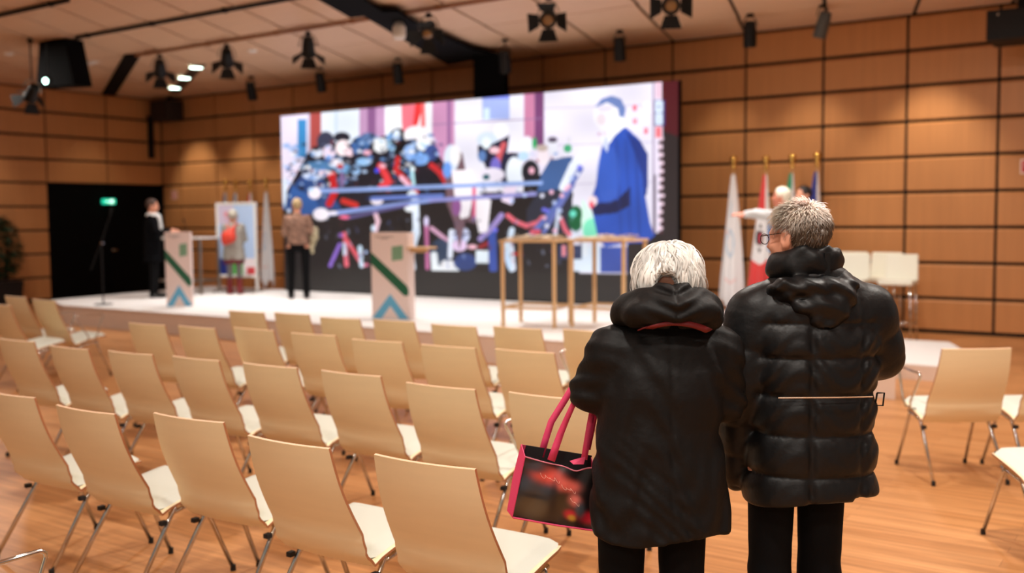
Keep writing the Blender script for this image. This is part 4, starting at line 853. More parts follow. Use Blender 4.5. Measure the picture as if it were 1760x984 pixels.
# ---------------- the man in the puffer jacket
Pm = pd(1392, 700, 3.3)
man = thing('person', 'grey-haired person with glasses in a long black puffer jacket, seen from behind', 'person', (Pm[0], Pm[1], 0), YAW)
Rm = rotm(yaw=math.radians(43), pitch=math.radians(-5)); hc = (-.050, -.0, 1.582)
J = dict(hipc=(-.02, 0, .93), chest=(0, 0, 1.28), neck=(-.01, -.01, 1.43), skull=(-.025, .0, 1.57), head=hc, headR=Rm, hs=.93,
         shL=(-.185, 0, 1.345), shR=(.18, 0, 1.355), elL=(-.235, -.02, 1.10), elR=(.243, .04, 1.185), wrL=(-.225, .05, .885), wrR=(.10, .27, 1.13),
         hpL=(-.122, 0, .84), hpR=(.040, 0, .84), knL=(-.124, .01, .48), knR=(.038, .01, .48), anL=(-.124, -.01, .10), anR=(.038, -.01, .10),
         handL=((0, .15, -1), (.4, .6, 0), 1, .55), handR=((-.75, .5, -.1), (0, -.3, -1), 1, .6))
sdf_obj('body', body_sdf(J, 1.0), (-.36, -.22, 0), (.36, .44, 1.80), .0065, SKIN, man, 1)
def quilt(X, Y, Z, zs, vx=(), A=.016):
    zs = np.array(zs); i = np.clip(np.searchsorted(zs, Z.ravel())-1, 0, len(zs)-2).reshape(Z.shape); t = np.clip((Z-zs[i])/(zs[i+1]-zs[i]), 0, 1)
    p = np.sqrt(np.abs(np.sin(PI*t)))
    for v in vx: p = p*np.clip(np.abs(X-v)/.02, 0, 1)**.35
    return A*p
mz = [.70, .83, .96, 1.085, 1.205, 1.31, 1.41, 1.53]
def coat_m(X, Y, Z):
    tab = [(.70, .205, .150, .0, 0), (.85, .203, .150, .0, 0), (1.0, .193, .145, 0, 0), (1.12, .198, .148, 0, 0), (1.22, .206, .150, 0, 0), (1.32, .196, .138, .0, 0), (1.395, .150, .115, .0, -.0), (1.46, .095, .09, 0, 0), (1.52, .07, .07, 0, 0)]
    wr = .005*np.sin(Z*95+6*np.sin(X*22))*np.clip(.8-np.abs(Z-1.15)*2, .2, 1)
    vx = (-.025, .085, -.135)
    t = prof(X, Y, Z, tab)+.010-quilt(X, Y, Z, mz, (), .019)*np.where(Y < .05, 1, .6)*(1-.75*np.exp(-((X+.035)/.012)**2)*(Z < 1.30))*(1-.5*np.exp(-((X-.13)/.012)**2))+wr*.7
    t = smin(t, np.minimum(cap(X, Y, Z, (-.02, -.01, 1.415), (-.185, 0, 1.335), .080, .080), cap(X, Y, Z, (0, -.01, 1.42), (.185, 0, 1.335), .080, .080))-.004*np.sin(X*60), .04)
    for q, e in (('L', 1), ('R', 1)):
        sh, el_, wr_ = (np.array(J[k+q], float) for k in ('sh', 'el', 'wr')); w2 = el_+(wr_-el_)*(.97 if q == 'R' else 1.55)
        def seg(a, b, r1, r2, n):
            ba = b-a; L = ba@ba; h = np.clip(((X-a[0])*ba[0]+(Y-a[1])*ba[1]+(Z-a[2])*ba[2])/L, 0, 1)
            return np.sqrt((X-a[0]-h*ba[0])**2+(Y-a[1]-h*ba[1])**2+(Z-a[2]-h*ba[2])**2)-(r1+(r2-r1)*h)-.009*np.sqrt(np.abs(np.sin(PI*(h*n))))
        A_ = smin(seg(sh+np.array([0, 0, -.01]), el_, .082, .070, 2), seg(el_, w2, .070, .050 if q == 'R' else .036, 3), .02)
        t = smin(t, A_, .022)
    dz = .735+.018*np.sin(X*9+1.0)+.012*(X > .1)
    return smax(smax(t, dz-Z, .012), Z-1.485, .012)
sdf_obj('puffer_jacket', coat_m, (-.42, -.26, .70), (.42, .42, 1.60), .0068, NYLON, man, 1)
# collar and bunched hood on the shoulders
def hood_m(X, Y, Z):
    zc = 1.492-.10*Y; r = np.sqrt(((X+.022)/1.08)**2+((Y-.0)/.98)**2); d = np.sqrt(((r-.088)*1.05)**2+((Z-zc)*.55)**2)-.026
    d = smax(d, 1.37-Z, .02); fold = .0030*np.sin(Z*62+4*np.sin(X*16)+X*12)+.0022*np.sin(X*88+7*np.sin(Z*22))
    h = ell(X, Y, Z, (-.025, -.105, 1.428), (.128, .050, .030)); h = smin(h, cap(X, Y, Z, (-.130, -.055, 1.400), (-.02, -.125, 1.385), .030, .034), .03); h = smin(h, cap(X, Y, Z, (.090, -.045, 1.440), (.055, -.125, 1.385), .034, .034), .03)
    v = ell(X, Y, Z, (.005, -.118, 1.372), (.098, .042, .034)); v = smin(v, ell(X, Y, Z, (.012, -.122, 1.335), (.055, .032, .040)), .035)
    h = smin(h, v, .010)+.0035*np.sin(Z*95+14*X*X*30+X*9)-.004
    return smin(d, h, .008)+fold

sdf_obj('hood', hood_m, (-.2, -.24, 1.30), (.24, .2, 1.60), .0055, NYLON, man, 1)
b = MB(); b.tube([(-.145, -.160, 1.088), (-.07, -.172, 1.090), (.04, -.172, 1.090), (.150, -.148, 1.087)], .0022, 6); b.build('reflective_piping', mat('piping', (200, 168, 140), .3, emit=0.), man)
b = MB(); x0, x1, z0, z1 = .192, .214, 1.045, 1.085; b.tube([(x0, -.07, z1), (x1, -.072, z1), (x1-.004, -.072, z0), (x0-.006, -.07, z0), (x0, -.07, z1)], .003, 6); b.build('waist_buckle', BLACK, man)
for px_ in (-.085, .02): b = MB(); b.obox((px_, -.105+abs(px_)*.35, 1.495), (.009, 0, 0), (0, .004, .0), (0, .0, .036)); b.build('collar_strap', BLACK, man)
sdf_obj('trousers', trousers_sdf(J, .077, .067, .064, .13), (-.25, -.17, .04), (.2, .17, 1.05), .009, TROU, man)
shoes(J, LEATH, man)
# glove-dark cuffs are the sleeves' ends; hair: short, grey, thinner on the crown
def rot_pts(P, R, c, s=1.): return (P*s)@np.array(R).T+np.array(c)
def hair_cap(R, c, s, grow, cut, name, m, parent, lo, hi, res=.005):
    def f(X, Y, Z):
        x, y, z = X-c[0], Y-c[1], Z-c[2]; x, y, z = [(R[0][i]*x+R[1][i]*y+R[2][i]*z)/s for i in range(3)]
        return grow(x, y, z)*s
    return sdf_obj(name, f, lo, hi, res, m, parent, 1)
def grow_m(x, y, z):
    d = ell(x, y, z, (0, -.016, .024), (.082, .098, .092))
    d = d+.0016*np.sin(x*260+z*90)*np.sin(y*230)
    front = (y-.050-.25*(z-.06))                       # hairline
    d = smax(d, front, .01); d = smax(d, -(z+.062+.0*y), .012)
    ear = ell(x, y, z, (.085, .012, -.012), (.03, .032, .045)); ear2 = ell(x, y, z, (-.085, .012, -.012), (.03, .032, .045)); d = smax(smax(d, -ear, .006), -ear2, .006)
    face = (y-.026) + .0*z; d = smax(d, np.where(z < .02, face, -1), .008)
    return d
HMs = .93
MH = mat('grey_hair', (150, 132, 116), .6, noise=.35, nscale=(60, 60, 20))
hair_m = hair_cap(Rm, hc, HMs, grow_m, None, 'hair', MH, man, (hc[0]-.14, hc[1]-.15, hc[2]-.12), (hc[0]+.14, hc[1]+.15, hc[2]+.15), .0045)
def scalp(n, test):
    out = []
    while len(out) < n:
        v = rng.normal(size=3); v /= np.linalg.norm(v); p = np.array([0, -.016, .024])+v*np.array([.081, .097, .091])
        if test(p): out.append((p, v))
    return np.array([o[0] for o in out]), np.array([o[1] for o in out])
def t_m(p):
    x, y, z = p
    if z < -.056: return False
    if z < .02 and y > .020: return False
    if y > .048+.25*(z-.06): return False
    if abs(x) > .06 and (y-.012)**2/.032**2+(z+.012)**2/.045**2 < 1: return False
    return True
rp, rn = scalp(5200, t_m); k = 6; crown = np.array([0, -.06, .10])
dirv = rp-crown; dirv -= rn*(dirv*rn).sum(1, keepdims=True); dirv /= np.linalg.norm(dirv, axis=1, keepdims=True)+1e-6
side = np.cross(rn, dirv); dirv = dirv+side*rng.normal(.15, .35, (len(rp), 1)); L_ = rng.uniform(.018, .036, (len(rp), 1)); lift = rng.uniform(.12, .4, (len(rp), 1))+.45*np.clip(rp[:, 2:3]/.09, 0, 1)*rng.random((len(rp), 1))
paths = np.stack([rp-rn*.002+dirv*L_*t_+rn*L_*(lift*math.sin(t_*1.8)) for t_ in np.linspace(0, 1, k)], 1)
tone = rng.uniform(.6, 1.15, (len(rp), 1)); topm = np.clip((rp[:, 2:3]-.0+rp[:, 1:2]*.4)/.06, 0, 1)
colr = (np.array(lin((96, 78, 62)))*(1-topm)+np.array(lin((255, 244, 232)))*topm)*tone*1.1; colr = np.clip(colr, 0, 1)  # dark low, pale on top: shade and overhead light painted into the strands
cw_ = np.exp(-(((rp-np.array([0, -.045, .105]))/.034)**2).sum(1))[:, None]; colr = colr*(1-.45*cw_)+np.array(lin((226, 160, 140)))*.45*cw_
ribbons('hair_strands', rn, rot_pts(paths.reshape(-1, 3), Rm, hc, HMs).reshape(len(rp), k, 3), .0011, hair_vc, hair_m, colr=colr)
# glasses
def hp(p, R=Rm, c=hc, s=HMs): return tuple(rot_pts(np.array([p]), R, c, s)[0])
gl = MB()
for sx in (-1, 1):
    gl.tube([hp((sx*.074, .092, .008)), hp((sx*.079, .05, .010)), hp((sx*.0835, -.002, .012)), hp((sx*.081, -.016, -.002))], .0017, 6)
    ring = [hp((sx*.036+.026*math.cos(a), .103, -.002+.018*math.sin(a))) for a in np.linspace(0, 2*PI, 21)]; gl.tube(ring, .0014, 6)
    gl.tube([hp((sx*.061, .103, .006)), hp((sx*.074, .092, .008))], .0016, 6)
gl.tube([hp((-.012, .104, .003)), hp((0, .108, .006)), hp((.012, .104, .003))], .0014, 6); g_ = gl.build('glasses', mat('brown_metal', (70, 48, 38), .3, .6), man, smooth=True)
ls = MB()
for sx in (-1, 1): ls.add([hp((sx*.036+.025*math.cos(a), .1035, -.002+.017*math.sin(a))) for a in np.linspace(0, 2*PI, 20, endpoint=False)], [tuple(range(20))])
gm_ = bpy.data.materials.new('lens_glass'); gm_.use_nodes = True; p_ = gm_.node_tree.nodes['Principled BSDF']; p_.inputs['Alpha'].default_value = .22; p_.inputs['Roughness'].default_value = .05
ls.build('lens', gm_, g_)

# ---------------- the woman with the white bob
Pw_ = pd(1125, 700, 3.1)
wom = thing('person', 'white-haired person with bowed head in a black hooded coat, holding a pink bag', 'person', (Pw_[0], Pw_[1], 0), YAW+.02)
Rw = rotm(yaw=math.radians(-8), pitch=math.radians(-24)); hw_ = (.048, .03, 1.440)
JW = dict(hipc=(.005, 0, .86), chest=(.03, .0, 1.17), neck=(.035, -.01, 1.31), skull=(.045, .01, 1.41), head=hw_, headR=Rw, hs=.98,
          shL=(-.125, 0, 1.245), shR=(.190, 0, 1.24), elL=(-.185, .05, 1.115), elR=(.218, .03, 1.085), wrL=(-.06, .25, 1.10), wrR=(.10, .26, 1.08),
          hpL=(-.100, 0, .80), hpR=(.084, 0, .80), knL=(-.102, .01, .45), knR=(.085, .01, .45), anL=(-.098, -.01, .10), anR=(.088, -.01, .10),
          handL=((.8, .45, .0), (0, -.3, -1), -1, .6), handR=((-.7, .6, .1), (0, -.3, -1), 1, .6))
sdf_obj('body', body_sdf(JW, .88), (-.30, -.22, 0), (.33, .42, 1.64), .0065, SKIN, wom, 1)
def coat_w(X, Y, Z):
    tab = [(.66, .215, .155, .020, .0), (.76, .212, .152, .017, .0), (.90, .198, .146, .012, .0), (1.02, .182, .142, .012, 0), (1.12, .188, .145, .02, 0), (1.19, .185, .140, .032, 0), (1.265, .150, .118, .035, 0), (1.32, .09, .085, .035, 0), (1.38, .06, .06, .035, 0)]
    t = prof(X, Y, Z, tab)+.004*np.sin(Z*38+5*np.sin(X*12+Y*9)+3*np.sin(X*27+Z*6))+.0025*np.sin(Z*80+9*np.sin(X*16+Z*8))*np.clip((1.05-Z)*4, 0, 1)
    sm = np.exp(-((X-.03)/.006)**2)*.004; t = t+sm*(Y < 0)
    strap = np.abs((X-.16)*.62+(Z-1.28)*-.78+.0); 
    t = smin(t, np.minimum(cap(X, Y, Z, (.02, -.01, 1.29), (-.13, 0, 1.235), .072, .072), cap(X, Y, Z, (.05, -.01, 1.29), (.195, 0, 1.235), .072, .072)), .03)
    for q in 'LR':
        sh, el_, wr_ = (np.array(JW[k_+q], float) for k_ in ('sh', 'el', 'wr')); w2 = el_+(wr_-el_)*.9
        A_ = smin(cap(X, Y, Z, sh, el_, .076, .066), cap(X, Y, Z, el_, w2, .066, .050), .02)+.004*np.sin(Z*110+X*40+Y*50)
        t = smin(t, A_, .03)
    dz = .695+.012*np.sin(X*14)-.010*np.cos(X*8)
    return smax(smax(t, dz-Z, .010), Z-1.415, .012)
sdf_obj('coat', coat_w, (-.34, -.24, .66), (.36, .36, 1.45), .0068, NYLW, wom, 1)
def hood_w(X, Y, Z):
    x = X-.036; Z = Z+.018; zc = 1.405-.16*(Y+.0)-.55*np.abs(x)**1.6
    r = np.sqrt((x/1.28)**2+((Y+.005)/1.0)**2); d = np.sqrt((r-.098)**2+((Z-zc)*.70)**2)-.036
    h = cap(X, Y, Z, (-.075, -.095, 1.375), (.036, -.150, 1.402), .034, .040); h = smin(h, cap(X, Y, Z, (.036, -.150, 1.402), (.155, -.09, 1.365), .040, .034), .02)
    h = smin(h, ell(X, Y, Z, (.036, -.125, 1.395), (.135, .05, .045)), .03)
    f = smin(d, h, .025)
    crease = .006*np.sin((Z-.4*np.abs(x))*150)*np.exp(-(x/.07)**2)+.004*np.exp(-(x/.004)**2)*(Y < 0)
    return smax(f+crease, 1.325-Z, .01)
sdf_obj('hood', hood_w, (-.16, -.22, 1.29), (.23, .16, 1.50), .0050, NYLW, wom, 1)
b = MB(); nn_ = 13; P_ = []
for i in range(nn_):
    a = -1+2*i/(nn_-1); x = .036+.108*a; P_.append((x, -.168+.03*a*a, 1.368-.028*a*a)); 
for i in range(nn_):
    a = -1+2*i/(nn_-1); x = .046+.09*a; P_.append((x, -.172+.03*a*a, 1.354-.022*a*a-.009*a+.012*(abs(a) > .9)))
P_ = [(x, y, z-.018) for x, y, z in P_]
b.add(P_, [(i, i+1, nn_+i+1, nn_+i) for i in range(nn_-1)]); o = b.build('hood_lining', mat('red_lining', (104, 10, 14), .6), wom, smooth=True); sm_ = o.modifiers.new('s', 'SOLIDIFY'); sm_.thickness = .004; o['label'] = 'red lining showing under the hood'
sdf_obj('trousers', trousers_sdf(JW, .077, .066, .062, .12), (-.24, -.17, .04), (.22, .17, .98), .009, TROU, wom)
shoes(JW, LEATH, wom)
def grow_w(x, y, z):
    d = ell(x, y, z, (0, -.016, .020), (.092, .106, .100)); d = smin(d, ell(x, y, z, (0, -.028, -.03), (.100, .088, .060)), .03)
    d = d+.0022*np.sin(x*170+3*np.sin(z*60))*np.clip((.08-z)*12, 0, 1)
    d = smax(d, (y-.055-.3*(z-.04)), .012); d = smax(d, -(z+.078+.012*np.sin(x*90)-.25*(.1-np.abs(x))*(y < 0)), .012)
    d = smax(d, .03*np.exp(-(x/.045)**2)-(z+.070) if False else -(z+.072-.080*np.exp(-((x+.012)/.040)**4)), .01)
    return smax(d, np.where(z < .0, y-.045, -1), .01)
HWs = 1.0
WHH = mat('white_hair', (176, 172, 164), .5, noise=.22, nscale=(90, 90, 14))  # base darker than the strands: shade in the gaps painted in
hair_w = hair_cap(Rw, hw_, HWs, grow_w, None, 'hair', WHH, wom, (hw_[0]-.15, hw_[1]-.17, hw_[2]-.15), (hw_[0]+.15, hw_[1]+.15, hw_[2]+.16), .0045)
def t_w(p): return not (p[1] > .05+.3*(p[2]-.04)) and not (p[2] < .0 and p[1] > .04) and p[2] > -.03
rp, rn = scalp(4200, t_w); k = 9; crown = np.array([.008, -.085, .085]); rp = rp+rn*.008
P_ = [rp.copy()]; cur = rp.copy(); swirl = rng.normal(.0, .22, (len(rp), 1)); seglen = rng.uniform(.011, .017, (len(rp), 1)); Ce = np.array([0, -.018, .0])
for i in range(1, k):
    v = cur-crown; v[:, 2] -= .03*i; nrm_ = cur-Ce; nrm_ /= np.linalg.norm(nrm_, axis=1, keepdims=True); v -= nrm_*(v*nrm_).sum(1, keepdims=True); v /= np.linalg.norm(v, axis=1, keepdims=True)+1e-6
    sw = np.cross(nrm_, v); near = np.exp(-(np.linalg.norm(cur-crown, axis=1, keepdims=True)/.05)**2)
    cur = cur+(v+sw*(swirl+.9*near+.12*np.sin(i*.8+rp[:, :1]*60)))*seglen
    low = cur[:, 2] < -.0; q = (cur-np.array([0, -.022, np.nan])); rr_ = np.hypot(cur[:, 0]/.104, (cur[:, 1]+.022)/.112); rad = np.where(low, .98, np.linalg.norm((cur-np.array([0, -.016, .02]))/np.array([.098, .112, .106]), axis=1))
    f_ = np.where(low, 1, 1/np.maximum(rad, 1e-3)); cur = np.where(low[:, None], cur, (cur-np.array([0, -.016, .02]))*f_[:, None]+np.array([0, -.016, .02])); P_.append(cur.copy())
paths = np.stack(P_, 1); nc = 230; ci = rng.choice(len(rp), nc, False); cid = np.argmin(((rp[:, None]-rp[None, ci])**2).sum(-1), 1)
cpth = paths[ci].copy(); tt = np.linspace(0, 1, k)[None, :, None]; cn = rn[ci][:, None]; cs = np.cross(cn, np.gradient(cpth, axis=1)); cs /= np.linalg.norm(cs, axis=2, keepdims=True)+1e-9
cpth = cpth+cn*(.006+.007*rng.random((nc, 1, 1)))*np.sin(PI*tt*.9)+cs*.007*np.sin(tt*5+rng.uniform(0, 6, (nc, 1, 1)))
off_ = paths-paths[ci][cid]; paths = cpth[cid]+off_*(1-.62*tt)+rn[:, None]*rng.uniform(-.002, .003, (len(rp), 1, 1))
zf_ = -.090+.080*np.exp(-((paths[..., 0]+.012)/.038)**4)*(paths[..., 1] < 0)+.024*rng.random((len(rp), 1)); paths[..., 1] += np.where(paths[..., 2] < zf_, .006, 0); paths[..., 2] = np.maximum(paths[..., 2], zf_); wild = rng.random(len(rp)) < .04; paths[wild] += rn[wild][:, None]*tt*.016
tone = rng.uniform(.8, 1.1, (len(rp), 1))*rng.uniform(.5, 1.12, (nc, 1))[cid]  # tone per lock paints grey shadows into the white hair
colr = np.clip(np.array(lin((240, 238, 232)))*tone, 0, 1)
ribbons('hair_strands', rn, rot_pts(paths.reshape(-1, 3), Rw, hw_, HWs).reshape(len(rp), k, 3), .0024, hair_vc, hair_w, colr=colr)

# ---------------- the pink tote bag on her left forearm
PINK = mat('hot_pink_fabric', (226, 66, 112), .6, bump=.1, bscale=200); INK = mat('black_lining', (16, 12, 14), .7)
bt = thing('tote_bag', 'pink-edged tote bag with dark photo print hanging from the forearm beside the black coat', 'bag', (Pw_[0], Pw_[1], 0), YAW+.02)
BD = .17; kx = (3.1+BD-.06)/FPX; bx = lambda px: (px-1125)*kx; bz = lambda pyv: 1.652-(pyv-377.5)*kx
TL, TR, BL, BR = [(bx(a), bz(b_)) for a, b_ in ((912, 790), (1032, 811), (889, 896), (1034, 922))]
n_ = 70; uu, vv = np.meshgrid(np.linspace(0, 1, n_), np.linspace(0, 1, n_), indexing='ij')
def bag_pt(u, v, y): # v 0 top .. 1 bottom
    x = (TL[0]*(1-u)+TR[0]*u)*(1-v)+(BL[0]*(1-u)+BR[0]*u)*v; z = (TL[1]*(1-u)+TR[1]*u)*(1-v)+(BL[1]*(1-u)+BR[1]*u)*v; return x, z
gx_, gz_ = bag_pt(uu, vv, 0); sag = -.010*np.sin(PI*np.clip(uu*1.0, 0, 1))*(1-vv)**3-.012*np.exp(-((uu-.72)/.12)**2)*(1-vv)**4
yy = BD-.055-.012*np.sin(PI*uu)*np.sin(PI*vv)+.003*np.sin(uu*17+vv*6)
cb = np.zeros((n_, n_, 3)); cb[:] = lin((24, 20, 22))
def gl_(cu, cv, ru, rv, col, a=.9): global cb; g = (a*np.exp(-(((uu-cu)/ru)**2+((vv-cv)/rv)**2)**1.5))[..., None]; cb = cb*(1-g)+np.array(lin(col))*g
gl_(.2, .42, .26, .16, (62, 66, 74)); gl_(.22, .78, .24, .20, (92, 76, 56)); gl_(.2, .6, .18, .04, (30, 34, 40)); gl_(.5, .75, .10, .22, (60, 46, 34)); gl_(.35, .22, .22, .14, (232, 88, 74)); gl_(.62, .33, .16, .12, (236, 110, 96)); gl_(.72, .56, .09, .10, (232, 120, 108)); gl_(.15, .12, .2, .1, (58, 52, 56)); gl_(.6, .62, .1, .2, (78, 60, 40), .6)
gl_(.68, .80, .08, .08, (200, 30, 50)); gl_(.70, .85, .05, .05, (190, 150, 50)); gl_(.90, .82, .12, .10, (190, 26, 50)); gl_(.80, .70, .06, .14, (70, 84, 96)); gl_(.45, .55, .05, .3, (30, 22, 24), .7)
gmb = grid_mesh(np.stack([gx_, yy, gz_+sag], -1)); gmb.build('printed_front', vcmat('bag_print', .35), bt, smooth=True, colors=cb.reshape(-1, 3))['label'] = 'dark photographic print with blurred red lights'
# thin looping script over the red glow: the letters cannot be read in the photo
sc_ = MB()
def bp(u, v): x, z = bag_pt(u, v, 0); return (x, BD-.055-.012*math.sin(PI*u)*math.sin(PI*v)-.004, z)
for (u0, v0, w_, n2_) in ((.24, .235, .26, 4), (.54, .36, .18, 3), (.67, .555, .10, 2)):
    pts = [bp(u0+w_*t_+.018*math.cos(t_*n2_*2*PI+1), v0-.022*math.sin(t_*n2_*2*PI+.4*math.sin(t_*13))*(1+.7*math.sin(t_*9))+.06*t_) for t_ in np.linspace(0, 1, 18*n2_)]; sc_.tube(pts, .0005, 4)
sc_.build('script_lettering', mat('pale_pink_print', (255, 206, 190), .5), bt)
def quadstrip(name, pts, m, lab=None):
    b = MB(); n__ = len(pts)//2; b.add(pts, [(i, i+1, n__+i+1, n__+i) for i in range(n__-1)]); o = b.build(name, m, bt, smooth=False); md = o.modifiers.new('t', 'SOLIDIFY'); md.thickness = .003; return o
yF, yB = BD-.056, BD+.05
fl = (bx(906.5), bz(773)); bl_ = (bx(881), bz(889))
quadstrip('gusset', [(TL[0], yF, TL[1]), ((TL[0]+BL[0])/2, yF-.002, (TL[1]+BL[1])/2), (BL[0], yF, BL[1]), (fl[0], yF+.035, fl[1]), ((fl[0]+bl_[0])/2-.004, yF+.04, (fl[1]+bl_[1])/2), (bl_[0], yF+.03, bl_[1])], PINK)
quadstrip('gusset', [(fl[0], yF+.035, fl[1]), ((fl[0]+bl_[0])/2-.004, yF+.04, (fl[1]+bl_[1])/2), (bl_[0], yF+.03, bl_[1]), (TL[0]+.006, yB, TL[1]+.012), ((TL[0]+BL[0])/2, yB, (TL[1]+BL[1])/2), (BL[0], yB, BL[1])], PINK)
quadstrip('gusset', [(TR[0], yF, TR[1]), (BR[0], yF, BR[1]), (TR[0], yB, TR[1]+.01), (BR[0], yB, BR[1])], PINK)
quadstrip('back_panel', [(TL[0], yB, TL[1]+.014), (TR[0], yB, TR[1]+.014), (BL[0], yB, BL[1]), (BR[0], yB, BR[1])], INK)
quadstrip('base_panel', [(BL[0], yF, BL[1]), ((BL[0]+BR[0])/2, yF, (BL[1]+BR[1])/2-.003), (BR[0], yF, BR[1]), (BL[0], yB, BL[1]-.002), ((BL[0]+BR[0])/2, yB, (BL[1]+BR[1])/2-.012), (BR[0], yB, BR[1]-.004)], PINK)
b = MB(); b.tube([(BL[0], yF-.002, BL[1]), ((BL[0]*.5+BR[0]*.5), yF-.003, (BL[1]+BR[1])/2-.002), (BR[0], yF-.002, BR[1])], .003, 6); b.build('bottom_piping', PINK, bt)
b = MB(); b.tube([tuple(np.array(bp(u, 0))+np.array([0, .001, -.010*math.sin(PI*u)-.012*math.exp(-((u-.72)/.12)**2)])) for u in np.linspace(0, 1, 24)], .0022, 6); b.build('top_hem', mat('pale_pink_hem', (214, 120, 140), .6), bt)
quadstrip('corner_fold', [(bx(994), yF-.012, bz(803)), (bx(1012), yF-.012, bz(803)), (bx(988), yF-.004, bz(798)), (bx(1016), yF-.004, bz(790))], PINK)
def strap(pts, w, m=PINK):
    P = np.array(pts, float); n__ = 14; t_ = np.linspace(0, len(P)-1, n__); Q = np.stack([np.interp(t_, range(len(P)), P[:, i]) for i in range(3)], 1); ww = np.interp(t_, range(len(w)), w)
    T = np.gradient(Q, axis=0); T /= np.linalg.norm(T, axis=1, keepdims=True); S_ = np.cross(T, np.array([.12, 1, .1])); S_ /= np.linalg.norm(S_, axis=1, keepdims=True)
    V = [tuple(q+s_*h) for q, s_, h in zip(Q, S_, ww)]+[tuple(q-s_*h) for q, s_, h in zip(Q, S_, ww)]
    b = MB(); b.add(V, [(i, i+1, n__+i+1, n__+i) for i in range(n__-1)]); o = b.build('handle', m, bt, smooth=True); md = o.modifiers.new('t', 'SOLIDIFY'); md.thickness = .0025
aX, aY, aZ = -.215, .155, 1.075
strap([(bx(956), yF-.004, bz(797)), (bx(972), yF+.0, bz(752)), (bx(990), aY-.075, bz(703)), (-.185, aY-.05, 1.17), (-.14, aY+.02, 1.16), (bx(1030), yF+.02, bz(706)), (bx(1022), yF+.005, bz(745)), (bx(1013), yF-.003, bz(796))], [.0125, .011, .008, .010, .010, .009, .010, .010])
strap([(bx(941), yB, bz(804)), (bx(958), yB, bz(745)), (bx(986), yB+.01, bz(702)), (-.18, yB+.03, 1.17), (-.12, yB+.03, 1.16), (bx(1040), yB, bz(706)), (bx(1034), yB, bz(745)), (bx(1024), yB, bz(792))], [.011]*8)

# ---------------- people on the stage
def simple_person(P, face, label, H=1.66, head_yaw=0., head_pitch=0., arms=None, top=None, topm=None, toph=.85, legm=TROU, shoem=LEATH, hairm=None, hairf=None, res=.012, skin=SKIN, zb=S, legr=(.078, .062, .055), hem_w=1., stance=.09, extra=None, sleeve=None):
    k_ = H/1.70; t = thing('person', label, 'person', (P[0], P[1], zb), face)
    a = arms or {}
    Jp = dict(hipc=(0, 0, .92), chest=(0, 0, 1.24), neck=(0, -.01, 1.42), skull=(0, .0, 1.54), head=(0, .012, 1.585), headR=rotm(head_yaw, head_pitch), hs=.98, shL=(-.165, 0, 1.36), shR=(.165, 0, 1.36),
              elL=(-.215, -.02, 1.09), elR=(.215, -.02, 1.09), wrL=(-.21, .06, .86), wrR=(.21, .06, .86), hpL=(-stance, 0, .87), hpR=(stance, 0, .87), knL=(-stance, .015, .48), knR=(stance, .015, .48), anL=(-stance-.01, -.01, .09), anR=(stance+.01, -.01, .09),
              handL=((0, .2, -1), (.8, .3, 0), 1, .4), handR=((0, .2, -1), (-.8, .3, 0), -1, .4))
    Jp.update(a)
    for q, v in list(Jp.items()):
        if q in ('headR', 'hs', 'toe') or q.startswith('hand'): continue
        Jp[q] = tuple(np.array(v, float)*k_)
    xs = [Jp[q][0] for q in ('elL', 'elR', 'wrL', 'wrR')]; ys = [Jp[q][1] for q in ('elL', 'elR', 'wrL', 'wrR')]
    lo = (min(-.28, min(xs)-.22), min(-.2, min(ys)-.2), 0); hi = (max(.28, max(xs)+.22), max(.24, max(ys)+.22), 1.8*k_)
    sdf_obj('body', body_sdf(Jp, .92*k_), lo, hi, min(res, .0105), skin, t, 1)
    def topf(X, Y, Z):
        Zk = Z/k_; tab = [(toph-.05, .19*hem_w, .135*hem_w, 0, 0), (1.0, .172, .13, 0, 0), (1.15, .17, .128, 0, 0), (1.28, .18, .125, 0, 0), (1.36, .15, .105, 0, 0), (1.42, .085, .08, 0, 0), (1.46, .07, .07, 0, 0)]
        d = prof(X, Y, Zk, tab); d = smin(d, limbs(X, Y, Z, Jp, .066, .055, .042, .93), .025)+.004*np.sin(Z*60+X*40); d = smax(d, Zk-1.455, .01)
        return smax(d, toph*k_-Z if not sleeve else np.minimum(toph*k_-Z, 9), .01)
    o = sdf_obj('coat', topf, lo, hi, res, topm, t, 1)
    sdf_obj('trousers', trousers_sdf(Jp, *legr, hipw=.13), (-.25, -.18, .03), (.25, .18, 1.04*k_), res, legm, t, 1); shoes(Jp, shoem, t)
    c_ = Jp['head']; Rh = Jp['headR']
    hairf = hairf or (lambda x, y, z: smax(smax(ell(x, y, z, (0, -.016, .022), (.086, .104, .098)), y-.05-.3*(z-.04), .01), np.where(z < 0, y-.01, -(z+.07)), .01))
    def hf(X, Y, Z):
        x, y, z = X-c_[0], Y-c_[1], Z-c_[2]; x, y, z = [Rh[0][i]*x+Rh[1][i]*y+Rh[2][i]*z for i in range(3)]
        return smax(hairf(x, y, z), -(z+.085), .01)
    sdf_obj('hair', hf, (c_[0]-.16, c_[1]-.16, c_[2]-.16), (c_[0]+.16, c_[1]+.16, c_[2]+.17), .008, hairm, t, 1)
    return t, Jp
DNAVY = mat('navy_wool', (6, 6, 9), .9, spec=.1)
P = pz(266, 511, S); fr_ = YAW-math.radians(82)
